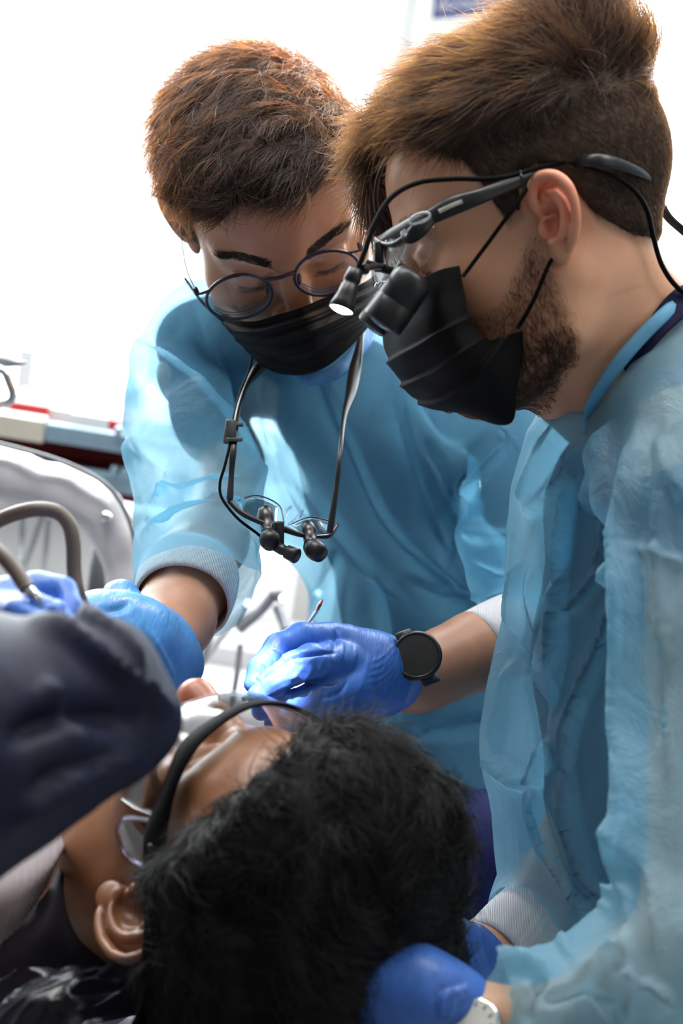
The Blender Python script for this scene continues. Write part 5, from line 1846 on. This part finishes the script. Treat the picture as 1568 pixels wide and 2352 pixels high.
for (x0, y0), (x1, y1), (x2, y2) in (((608, 1172), (618, 1232), (622, 1252)), ((707, 1208), (716, 1256), (738, 1276))):
    a, b = C(x0, y0, 1.477), C(x1, y1, 1.457)
    V, F = lathe(a, b, [(0, 0.0030), (0.0, 0.0052), (0.12, 0.0056), (0.4, 0.0056), (0.42, 0.0052), (0.8, 0.0054), (1, 0.0066)], 24)
    br = part('barrel', V, F, M['gunmetal'], t)
    c = C(x2, y2, 1.450)
    V, F = lathe(b - (c - b) * 0.15, c, [(0, 0.0066), (0.35, 0.0080), (0.7, 0.0076), (1, 0.0060)], 20)
    part('prism_housing', V, F, M['black'], br)
a, b = C(634, 1256, 1.453), C(683, 1278, 1.445)
V, F = lathe(a, b, [(0, 0.0036), (0.3, 0.0042), (0.45, 0.0036), (0.5, 0.0052), (0.95, 0.0060), (1, 0.0052)], 20)
part('headlamp', V, F, M['black'], t)
V, F = join(tube([C(608, 1232, 1.460), C(620, 1246, 1.455), C(640, 1258, 1.453)], 0.0040, 10, 12), rbox(C(640, 1228, 1.460), (0.004, 0.010, 0.004), None, 0.3))
part('lamp_bracket', V, F, M['black'], t)

# watch on the far man's wrist
t = thing('wristwatch', 'black sports watch with a blank dark dial on the wrist above the bright blue glove', 'watch', c2w(C(955, 1545, 1.50)))
wa, wb = C(938, 1556, 1.492), C(990, 1537, 1.507)
wc = (wa + wb) / 2
ax = unit(wb - wa)
nz = unit(np.array((0.02, 0.30, 0.95)))
nz = unit(nz - ax * (nz @ ax))
V, F = ring(wc - ax * 0.010, wc + ax * 0.010, 0.0254, 0.0258, thick=0.003)
part('strap', V, F, M['blackmatte'], t)
dc = C(957, 1506, 1.446)
nz = unit(np.array((-0.10, 0.28, 0.95)))
V, F = lathe(dc - nz * 0.008, dc + nz * 0.002, [(0, 0.0150), (0.1, 0.0176), (0.5, 0.0186), (0.85, 0.0188), (0.95, 0.0180), (1.0, 0.0168)], 48)
case = part('case', V, F, M['gunmetal'], t)
u = unit(np.cross((0, 1, 0), nz))
V, F = disc(dc + nz * 0.0021, u, np.cross(nz, u), 0.0154, 0.0154, 48, 0.0006)
part('dial', V, F, M['glassdark'], case)
P = arc(dc + nz * 0.0019, u, np.cross(nz, u), 0.0166, 0.0166, 0, 2 * math.pi * 47 / 48, 48)
V, F = tube(np.concatenate([P, P[:1]]), 0.0011, 8)
part('bezel', V, F[:-2], M['gunmetal'], case)
d_ = unit(C(905, 1530, 1.47) - dc)
V, F = lathe(dc - nz * 0.003 + d_ * 0.0172, dc - nz * 0.003 + d_ * 0.0215, [(0, 0.0026), (0.2, 0.0030), (0.9, 0.0030), (1, 0.0024)], 16)
part('crown', V, F, M['black'], case)
for sg in (1, -1):
    q = dc - nz * 0.006 + unit(np.cross(nz, ax)) * sg * 0.018
    V, F = rbox(q, (0.0085, 0.005, 0.003), [ax, unit(np.cross(nz, ax)), nz], 0.4)
    part('lug', V, F, M['black'], t)
V, F = lathe(C(928, 1628, 1.50), C(962, 1618, 1.505), [(0, 0.002), (0.1, 0.0034), (0.9, 0.0034), (1, 0.002)], 12)
part('buckle', V, F, M['gunmetal'], t)

# second watch, only an edge of its pale dial in the frame
t = thing('wristwatch', 'watch with a cream dial half hidden by the sleeve at the bottom edge', 'watch', c2w(C(1085, 2345, 1.13)))
dc = C(1088, 2352, 1.122)
nz = unit(np.array((-0.35, 0.45, 0.8)))
V, F = lathe(dc - nz * 0.007, dc + nz * 0.001, [(0, 0.014), (0.2, 0.0155), (0.9, 0.0155), (1, 0.0140)], 40)
case = part('case', V, F, M['chrome'], t)
u = unit(np.cross((0, 1, 0), nz))
w_ = np.cross(nz, u)
V, F = disc(dc + nz * 0.0012, u, w_, 0.0138, 0.0138, 40, 0.0005)
part('dial', V, F, M['dialwhite'], case)
for k in range(12):
    a_ = k * math.pi / 6
    p = dc + nz * 0.0017 + (math.cos(a_) * u + math.sin(a_) * w_) * 0.0112
    V, F = rbox(p, (0.0014, 0.00035, 0.0002), [math.cos(a_) * u + math.sin(a_) * w_, -math.sin(a_) * u + math.cos(a_) * w_, nz], 0.2)
    part('hour_mark', V, F, M['darkgrey'], case)
V, F = ring(C(1078, 2326, 1.147), C(1100, 2333, 1.147), 0.0172, 0.0176, thick=0.002)
part('strap', V, F, M['blackmatte'], t)

# goggles on the patient
t = thing('safety_goggles', 'clear safety goggles with a thick black frame on the face of the lying person', 'goggles', c2w(C(480, 1700, 1.25)))
GP = poseC.c([(0.092, -0.02, 0.014), (0.078, 0.05, 0.016), (0.058, 0.090, 0.020), (0.030, 0.107, 0.022), (0, 0.113, 0.022), (-0.030, 0.107, 0.022), (-0.057, 0.090, 0.020), (-0.073, 0.053, 0.016), (-0.082, 0.03, 0.020),
              (-0.089, 0.0, 0.029), (-0.098, -0.03, 0.034), (-0.103, -0.065, 0.032), (-0.092, -0.11, 0.026)])
V, F = tube(GP, [0.0044, 0.0044, 0.0046, 0.0048, 0.0052, 0.0064, 0.0086, 0.0084, 0.0066, 0.0056, 0.0054, 0.0054, 0.0054], 12, 110, flat=0.35, up=poseC.R[1])
part('black_frame', V, F, M['blackmatte'], t)
G = [[(sx * 0.072, 0.052, z0), (sx * 0.056, 0.092, z1)] for sx, z0, z1 in ((1, 0, 0),)]
lens_rows = [[(0.074, 0.052, 0.014), (0.057, 0.090, 0.018), (0.0, 0.113, 0.020), (-0.057, 0.090, 0.018), (-0.074, 0.052, 0.014)],
             [(0.075, 0.054, -0.006), (0.057, 0.098, -0.006), (0.0, 0.117, -0.004), (-0.057, 0.098, -0.006), (-0.075, 0.054, -0.006)],
             [(0.070, 0.056, -0.026), (0.050, 0.098, -0.028), (0.0, 0.117, -0.012), (-0.050, 0.098, -0.028), (-0.070, 0.056, -0.026)]]
V, F = sheet([poseC.c(r) for r in lens_rows], 60, 24, 0.0015)
part('clear_lens', V, F, M['lens'], t)
V, F = tube(poseC.c([(-0.075, 0.050, 0.012), (-0.078, 0.048, -0.012), (-0.078, 0.038, -0.020), (-0.080, 0.026, -0.008), (-0.082, 0.022, 0.016)]), 0.0012, 8, 24)
part('side_shield_rim', V, F, M['wrap'], t)
V, F = sheet([poseC.c(r) for r in ([(-0.075, 0.050, 0.012), (-0.078, 0.048, -0.012), (-0.078, 0.038, -0.020)], [(-0.079, 0.038, 0.014), (-0.080, 0.037, -0.002), (-0.079, 0.034, -0.016)], [(-0.082, 0.022, 0.016), (-0.081, 0.024, 0.0), (-0.080, 0.028, -0.012)])], 12, 12, 0.001)
part('side_shield', V, F, M['lens'], t)
for L in ((-0.0795, 0.036, 0.019),):
    q = poseC.c(L)
    V, F = lathe(q - poseC.R[0] * 0.003, q - poseC.R[0] * 0.005, [(0, 0.0022), (0.7, 0.0022), (1, 0.0012)], 14)
    part('rivet', V, F, M['gunmetal'], t)

# instrument held by the bright blue glove
t = thing('dental_elevator', 'steel dental instrument with a red-stained tip sticking up from the bright blue glove', 'instrument', c2w(C(700, 1470, 1.42)))
V, F = tube([C(738, 1380, 1.452), C(732, 1392, 1.450), C(722, 1410, 1.447), C(706, 1432, 1.443), C(690, 1455, 1.44), C(668, 1500, 1.425)], [0.0022, 0.0040, 0.0038, 0.0028, 0.0028, 0.0030], 10, 30, flat=0.4)
sh_ = part('shaft', V, F, M['steel'], t)
V, F = tube([C(740, 1379, 1.4495), C(734, 1391, 1.4475), C(726, 1404, 1.4455)], [0.0018, 0.0032, 0.0016], 10, 14, flat=0.35)
part('stain', V, F, M['blood'], sh_, label='red stain on the tip')
V, F = tube([C(668, 1500, 1.425), C(690, 1545, 1.395), C(712, 1552, 1.392)], 0.0026, 10, 14)
part('handle', V, F, M['steel'], t)
V, F = tube([C(715, 1552, 1.392), C(690, 1562, 1.385), C(655, 1577, 1.378), C(610, 1597, 1.362), C(570, 1606, 1.352)], [0.0016, 0.0021, 0.0019, 0.0016, 0.0011], 10, 24, flat=0.6)
part('blade', V, F, M['steel'], t)
V, F = rbox(C(563, 1604, 1.352), (0.0024, 0.0016, 0.0016), [unit(np.array((0.9, 0.4, 0))), unit(np.array((-0.4, 0.9, 0))), (0, 0, 1)], 0.3)
part('tip_clip', V, F, M['black'], t)

# suction hoses held by the helper
t = thing('suction_hose', 'thick brown-grey suction hose arching down beside the blue gloves', 'hose', c2w(C(120, 1270, 1.2)))
V, F = tube([C(-120, 1260, 1.22), C(-40, 1215, 1.21), C(20, 1185, 1.205), C(80, 1170, 1.20), C(130, 1176, 1.20), C(158, 1205, 1.20), C(168, 1250, 1.20), C(170, 1310, 1.20), C(178, 1360, 1.20), C(196, 1410, 1.21), C(215, 1450, 1.23)], 0.0047, 14, 80)
part('tube', V, F, M['hosebrown'], t)
t = thing('suction_hose', 'thinner brown hose with a metal end, gripped by the glove at the left edge', 'hose', c2w(C(40, 1320, 1.12)))
V, F = tube([C(-120, 1190, 1.12), C(-60, 1225, 1.11), C(0, 1272, 1.10), C(36, 1312, 1.095), C(62, 1352, 1.09)], 0.0046, 14, 40)
part('tube', V, F, M['hosebrown'], t)
V, F = lathe(C(60, 1349, 1.09), C(108, 1408, 1.095), [(0, 0.0036), (0.5, 0.0036), (0.55, 0.0030), (1, 0.0028)], 18)
part('metal_end', V, F, M['chrome'], t)


# ------------------------------------------------------------------ dental chair and the room behind
def onwall(px, py, Y):
    """the point of the vertical plane y = Y seen at pixel (px, py)"""
    r = C(px, py, 1.0) @ CM.T
    return CAM + r * ((Y - CAM[1]) / r[1])


xm = onwall(935, 80, YB)[0]
x0 = onwall(-60, 300, YB)[0]
print('mullion x', xm, 'left', x0, onwall(784, 0, YB), onwall(784, 1000, YB), onwall(1568, 0, YB))
window('window_1', x0 - 0.9, xm - 0.012, 0.30)
window('window_2', xm + 0.012, 2.5, 0.30)
struct('trim_1', (xm - 0.012, YB - 0.03, 0.6), (xm + 0.012, YB + 0.1, 2.45), M['fog'])
struct('wall_back_left', (-2.6, YB, 0.6), (x0 - 0.9, YB + 0.15, 2.45), M['wall'])

# poster on the glass, hung a little askew
pw = onwall(993, 43, YB - 0.014)
t = thing('poster', 'white poster with a navy heading on the window behind the heads', 'poster', (pw[0] + 0.17, YB - 0.012, pw[2] - 0.5))
pa = math.radians(14)


def onposter(x, z, y):
    return np.stack([pw[0] + x * math.cos(pa) - z * math.sin(pa) * 0.3, YB - 0.014 - y, pw[2] + x * math.sin(pa) + z * math.cos(pa)], -1)


def posterbox(name, x0, x1, z0, z1, y0, y1, mat):
    V = np.array([onposter(x, z, y) for y in (y0, y1) for z in (z0, z1) for x in (x0, x1)])
    return part(name, V, [(0, 1, 3, 2), (4, 6, 7, 5), (0, 4, 5, 1), (2, 3, 7, 6), (0, 2, 6, 4), (1, 5, 7, 3)], mat, t, world=True, smooth=False)


posterbox('sheet', -0.012, 0.345, -0.55, 0.12, -0.002, 0.0, M['paper'])
head_ = posterbox('heading', 0.0, 0.19, 0.0, 0.07, 0.0, 0.0012, M['banner'])
posterbox('heading', 0.215, 0.335, -0.008, 0.09, 0.0, 0.0012, M['banner'])
cu = bpy.data.curves.new('lettering', 'FONT')
cu.body = 'do/ouf/matem'
cu.size = 0.034
o = bpy.data.objects.new('lettering', cu)
COL.objects.link(o)
bpy.context.view_layer.update()
me = bpy.data.meshes.new_from_object(o.evaluated_get(bpy.context.evaluated_depsgraph_get()))
tv = np.array([v.co[:] for v in me.vertices])
tf = [list(p.vertices) for p in me.polygons]
bpy.data.objects.remove(o)
part('lettering', onposter(0.006 + tv[:, 0] * 0.80, 0.012 + tv[:, 1], 0.0022 + 0 * tv[:, 0]), tf, M['ink'], t, world=True, smooth=False, label='pale slanted lettering on the heading')

# chair: headrest, back, arm of the delivery unit
t = thing('dental_chair', 'dark dental chair with a wrapped headrest under the lying person', 'chair', c2w(C(200, 2352, 1.3)) * np.array((1, 1, 0)))
hu = poseC.R
v = Vol(poseC.o - 0.5, poseC.o + 0.45, 0.008)
hb = poseC.c([(0.06, -0.172, 0.03), (-0.06, -0.172, 0.03), (0.07, -0.176, -0.06), (-0.07, -0.176, -0.06)])
v.cap(hb[0], hb[1], 0.035, 0.035, 0.02)
v.cap(hb[2], hb[3], 0.035, 0.035, 0.04)
part('headrest', *v.mesh(), M['chair'], t)
bb = poseC.c([(0.20, -0.285, -0.24), (-0.20, -0.285, -0.24), (0.22, -0.32, -0.75), (-0.22, -0.32, -0.75)])
v = Vol(bb.min(0) - 0.1, bb.max(0) + 0.1, 0.012)
for a, b in ((0, 1), (1, 3), (3, 2), (2, 0), (0, 3), (1, 2)):
    v.cap(bb[a], bb[b], 0.05, 0.05, 0.03)
part('backrest', *v.mesh(), M['chair'], t)
bw = c2w(bb.mean(0))
V, F = lathe((bw[0], bw[1], 0.02), (bw[0], bw[1], bw[2] - 0.02), [(0, 0.26), (0.05, 0.26), (0.08, 0.12), (0.9, 0.10), (1, 0.16)], 32)
part('pedestal', V, F, M['white'], t, world=True)
V, F = sheet([[C(-60, 2300, 1.20), C(80, 2250, 1.19), C(200, 2225, 1.20), C(320, 2215, 1.24)], [C(-60, 2380, 1.16), C(90, 2300, 1.155), C(220, 2270, 1.17), C(340, 2270, 1.21)],
              [C(-60, 2440, 1.14), C(90, 2380, 1.13), C(230, 2340, 1.15), C(350, 2340, 1.19)], [C(-60, 2520, 1.13), C(90, 2470, 1.12), C(230, 2440, 1.14), C(350, 2430, 1.18)]], 60, 44, 0.0,
             lambda u, v: 0.010 * (1 - 2 * np.abs(noise3(np.stack([u.ravel() * 4 + v.ravel() * 3, v.ravel() * 7, 0 * u.ravel()], 1), 1.0, 61))).reshape(u.shape))
part('plastic_cover', V, F, M['wrap'], t, label='crinkled clear plastic over the headrest')


# instrument cart with two open trays at the left
def quadbox(p, d, mat, par, name, R, bev=0.05, label=None):
    V, F = rbox(p, d, R, bev)
    return part(name, V, F, mat, par, world=True, smooth=False, label=label)


def cartrow(px, py, Y):
    return onwall(px, py, Y)


t = thing('instrument_cart', 'cart with two grey-blue trays and a red inside, left of the far person', 'cart', (onwall(150, 1000, 2.45)[0], 2.45, 0.0))
pA, pB = onwall(-60, 965, 2.3), onwall(420, 1052, 2.3)
cx = (pA[0] + pB[0]) / 2
zt = onwall(180, 985, 2.3)[2]
xs = onwall(104, 1000, 2.3)[0]
xl, xr = onwall(-120, 960, 2.3)[0], onwall(420, 1050, 2.3)[0]
for k, dz in enumerate((0.0, -0.052)):
    tr = wbox('tray', (xs, 2.30, zt + dz - 0.022), (xr, 2.315, zt + dz), M['bluegrey'], t)
    wbox('end_panel', (xl, 2.295, zt + dz - 0.024), (xs - 0.002, 2.32, zt + dz + 0.004), M['cream'], tr, label='cream front of the tray')
    wbox('tray_floor', (xl, 2.315, zt + dz - 0.024), (xr, 2.42, zt + dz - 0.018), M['darkred'], tr, label='dark red lining')
    wbox('tray_back', (xl, 2.42, zt + dz - 0.024), (xr, 2.43, zt + dz), M['bluegrey'], tr)
    for k2 in range(2):
        x = xs + (0.085 if k2 == 0 else 0.098)
        wbox('catch', (x, 2.294, zt + dz - 0.001), (x + 0.008, 2.31, zt + dz + 0.010), M['bluegrey'], tr)
wbox('inner_back', (xl, 2.405, zt - 0.12), (xr, 2.415, zt - 0.02), M['darkred'], t)
wbox('cabinet', (xl, 2.33, 0.05), (xr, 2.50, zt - 0.13), M['white'], t)
for dx in (0.03, 0.30):
    for dy in (2.36, 2.48):
        V, F = lathe((xl + dx, dy, 0.0), (xl + dx, dy, 0.06), [(0, 0.02), (0.5, 0.03), (1, 0.02)], 14)
        part('caster', V, F, M['darkgrey'], t, world=True)
for k in range(6):
    x = xl + 0.03 + k * (xr - xl - 0.06) / 6
    o = wbox('instrument_pack', (x, 2.33 + 0.01 * (k % 3), zt - 0.017), (x + 0.036 + 0.01 * (k % 2), 2.41, zt + 0.006 + 0.004 * (k % 2)), M['red'] if k in (1, 4) else M['white'], None)
    o['label'] = ['white packet at the far left end of the upper tray', 'red packet over the cream end of the upper tray', 'white packet between the two red packets, left one', 'white packet between the two red packets, right one',
                  'red packet over the blue-grey part of the upper tray', 'white packet in the upper tray touching the far sleeve'][k]
    o['category'] = 'packet'
    o['group'] = 'packets in the upper tray'

# white bent arm of the delivery unit
t = thing('delivery_unit', 'pale grey delivery unit with a bent glossy arm behind the hoses', 'dental unit', (onwall(200, 1300, 1.95)[0], 1.95, 0.0))
al = [(-160, 1050, 2.0, 52), (20, 1092, 2.0, 54), (150, 1130, 2.0, 52), (230, 1175, 2.0, 48), (272, 1250, 2.0, 42), (292, 1350, 2.0, 38), (302, 1480, 2.0, 38), (310, 1640, 2.0, 40)]
v = sculpt([al], 0.006, 0.02)
part('arm', *v.mesh(), M['greyunit'], t)
V, F = tube([C(-160, 985, 1.965), C(40, 1030, 1.965), C(165, 1070, 1.965), C(252, 1122, 1.965), C(300, 1205, 1.965), C(326, 1340, 1.965)], 0.0040, 8, 40, flat=0.6)
part('arm_gasket', V, F, M['darkgrey'], t)
for px, py in ((243, 1188),):
    V, F = lathe(C(px, py, 1.975), C(px, py, 1.965), [(0, 0.006), (0.7, 0.006), (1, 0.004)], 16)
    part('screw', V, F, M['chrome'], t)
V, F = lathe(C(250, 1190, 2.1), C(218, 1460, 2.12), [(0, 0.014), (1, 0.014)], 20)
part('strut', V, F, M['darkgrey'], t)
V, F = rbox(onwall(700, 1330, 2.45), (0.16, 0.03, 0.20), None, 0.12)
part('cabinet', V, F, M['white'], t, world=True, smooth=False)
V, F = rbox(onwall(560, 1475, 2.2), (0.16, 0.06, 0.016), None, 0.3)
holder = part('instrument_holder', V, F, M['greyunit'], t, world=True)
V, F = rbox(onwall(520, 1560, 2.15), (0.10, 0.10, 0.02), None, 0.3)
part('side_tray', V, F, M['white'], t, world=True)
V, F = lathe((onwall(560, 1500, 2.25)[0], 2.3, 0.0), (onwall(560, 1500, 2.25)[0], 2.3, 0.66), [(0, 0.20), (0.04, 0.20), (0.06, 0.05), (1, 0.05)], 24)
part('column', V, F, M['white'], t, world=True)
for k, (a, b, c_, led) in enumerate((((548, 1442), (600, 1400), (628, 1366), (650, 1374)), ((566, 1386), (520, 1440), (440, 1560), (569, 1386)), ((640, 1395), (652, 1430), (660, 1470), None), ((722, 1375), (716, 1420), (712, 1470), (731, 1362)))):
    h = thing('handpiece', ['angled grey handpiece with a violet-white light in the delivery holder', 'pale handpiece leaning left in the delivery holder under the sleeve', 'short dark handpiece upright in the delivery holder',
                            'handpiece with a light beside the gown in the delivery holder'][k], 'handpiece', c2w(C(*a, 2.15)), 'handpieces in the delivery holder')
    V, F = tube([C(*c_, 2.13), C(*b, 2.14), C(*a, 2.15)], [0.0055, 0.0060, 0.0075] if k != 1 else [0.004, 0.006, 0.006], 12, 24)
    part('body', V, F, M['midgrey'] if k != 1 else M['greyunit'], h)
    V, F = lathe(C(*c_, 2.13), C(c_[0] + 12, c_[1] + 4, 2.12), [(0, 0.006), (1, 0.006)], 14)
    part('head', V, F, M['darkgrey'], h)
    if led:
        v = Vol(C(*led, 2.11) - 0.012, C(*led, 2.11) + 0.012, 0.001)
        v.ell(C(*led, 2.11), (0.0038, 0.0038, 0.0038), 0)
        part('led', *v.mesh(), M['led'], h, label='violet-white light')
for k, pts_ in enumerate((((490, 1440), (468, 1510), (445, 1600), (440, 1700)), ((552, 1480), (545, 1540), (530, 1640), (525, 1720)), ((655, 1440), (660, 1500), (640, 1600), (630, 1700)))):
    h = thing('thin_hose', ['thin grey hose below the far sleeve', 'thin grey hose just right of the nose', 'thin grey hose behind the bright blue glove'][k], 'hose', c2w(C(*pts_[1], 2.15)))
    V, F = tube([C(*q, 2.12) for q in pts_], 0.0034, 8, 24)
    part('tube', V, F, M['midgrey'], h)
for k, (a, b) in enumerate((((52, 1180), (46, 1290)), ((100, 1175), (44, 1330)), ((112, 1190), (96, 1330)))):
    h = thing('thin_hose', ['upright dark cord at the left under the arching hose', 'slanted dark cord under the arching hose', 'dark cord under the right of the arching hose'][k], 'cord', c2w(C(*b, 2.35)))
    V, F = tube([C(*a, 2.35), C((a[0] + b[0]) / 2 + 2, (a[1] + b[1]) / 2, 2.36), C(*b, 2.35)], 0.0034, 8, 12)
    part('tube', V, F, M['midgrey'], h)
w0, w1 = onwall(-80, 1150, 2.72), onwall(330, 1600, 2.72)

# lamp arm with its handle at the left edge
t = thing('lamp_handle', 'dark grey lamp arm end with a looped chrome handle at the left edge', 'lamp', c2w(C(10, 870, 1.9)))
V, F = tube([C(-140, 805, 1.9), C(-40, 822, 1.9), C(10, 829, 1.9), C(40, 834, 1.9), C(62, 832, 1.9)], [0.011, 0.0105, 0.009, 0.0045, 0.0012], 12, 40, flat=0.7)
part('arm_end', V, F, M['midgrey'], t)
V, F = tube([C(-20, 842, 1.88), C(10, 855, 1.88), C(22, 880, 1.88), C(30, 905, 1.88), C(22, 922, 1.88), C(0, 928, 1.88), C(-40, 930, 1.88), C(-100, 920, 1.88)], 0.0042, 10, 50)
part('handle', V, F, M['chrome'], t)
t = thing('side_post', 'pale slim post behind the lamp handle', 'post', onwall(65, 900, 2.9) * np.array((1, 1, 0)))
q = onwall(65, 800, 2.9)
wbox('post', (q[0] - 0.012, 2.89, 0.0), (q[0] + 0.012, 2.91, q[2]), M['fog'], t)

# worktop under the window with white boxes
cz = onwall(200, 930, 3.1)[2]
t = thing('worktop', 'long white worktop under the window', 'worktop', (-0.6, 3.15, 0.0))
wbox('top', (-2.2, 3.0, cz - 0.03), (0.9, 3.33, cz), M['white'], t)
for x in (-2.1, -1.3, -0.5, 0.3):
    cb = wbox('cabinet', (x, 3.03, 0.02), (x + 0.78, 3.32, cz - 0.03), M['white'], t)
    wbox('door', (x + 0.01, 3.01, 0.06), (x + 0.77, 3.03, cz - 0.05), M['white'], cb)
for k, (px, py, w_, h_) in enumerate(((60, 940, 0.07, 0.025), (160, 952, 0.06, 0.022), (285, 960, 0.03, 0.06), (250, 975, 0.05, 0.015))):
    q = onwall(px, py, 3.0)
    o = wbox('white_box', (q[0] - w_ / 2, 3.02, cz), (q[0] + w_ / 2, 3.12, cz + h_), M['paper'], None)
    o['label'] = ['low white box at the left end of the worktop', 'low white box second along the worktop', 'tall narrow white box on the worktop beside the far sleeve', 'flat white box next to the tall one on the worktop'][k]
    o['category'] = 'box'

# ceiling lamp panels (out of the frame, lighting the room) and the round lamp seen at the top right
for k, (x, y) in enumerate(((0.75, 1.55), (-0.55, 1.75))):
    t = thing('ceiling_light', ['square ceiling panel lamp above the group', 'square ceiling panel lamp nearer the window'][k], 'lamp', (x, y, 2.75))
    wbox('housing', (x - 0.62, y - 0.32, 2.735), (x + 0.62, y + 0.32, 2.75), M['white'], t)
    wbox('diffuser', (x - 0.58, y - 0.28, 2.730), (x + 0.58, y + 0.28, 2.735), M['panel'], t)
q = onwall(1525, 12, 3.2)
t = thing('wall_lamp', 'round white lamp glowing at the top right corner', 'lamp', q)
V, F = lathe(q + (0, 0.10, 0), q, [(0, 0.012), (0.7, 0.014), (0.72, 0.034), (0.95, 0.036), (1, 0.030)], 32)
part('shade', V, F, M['panel'], t, world=True)
V, F = tube([q + (0, 0.1, 0), q + (0, 0.18, 0.03), q + (0, 0.2, 0.06)], 0.008, 10, 8)
part('bracket', V, F, M['white'], t, world=True)
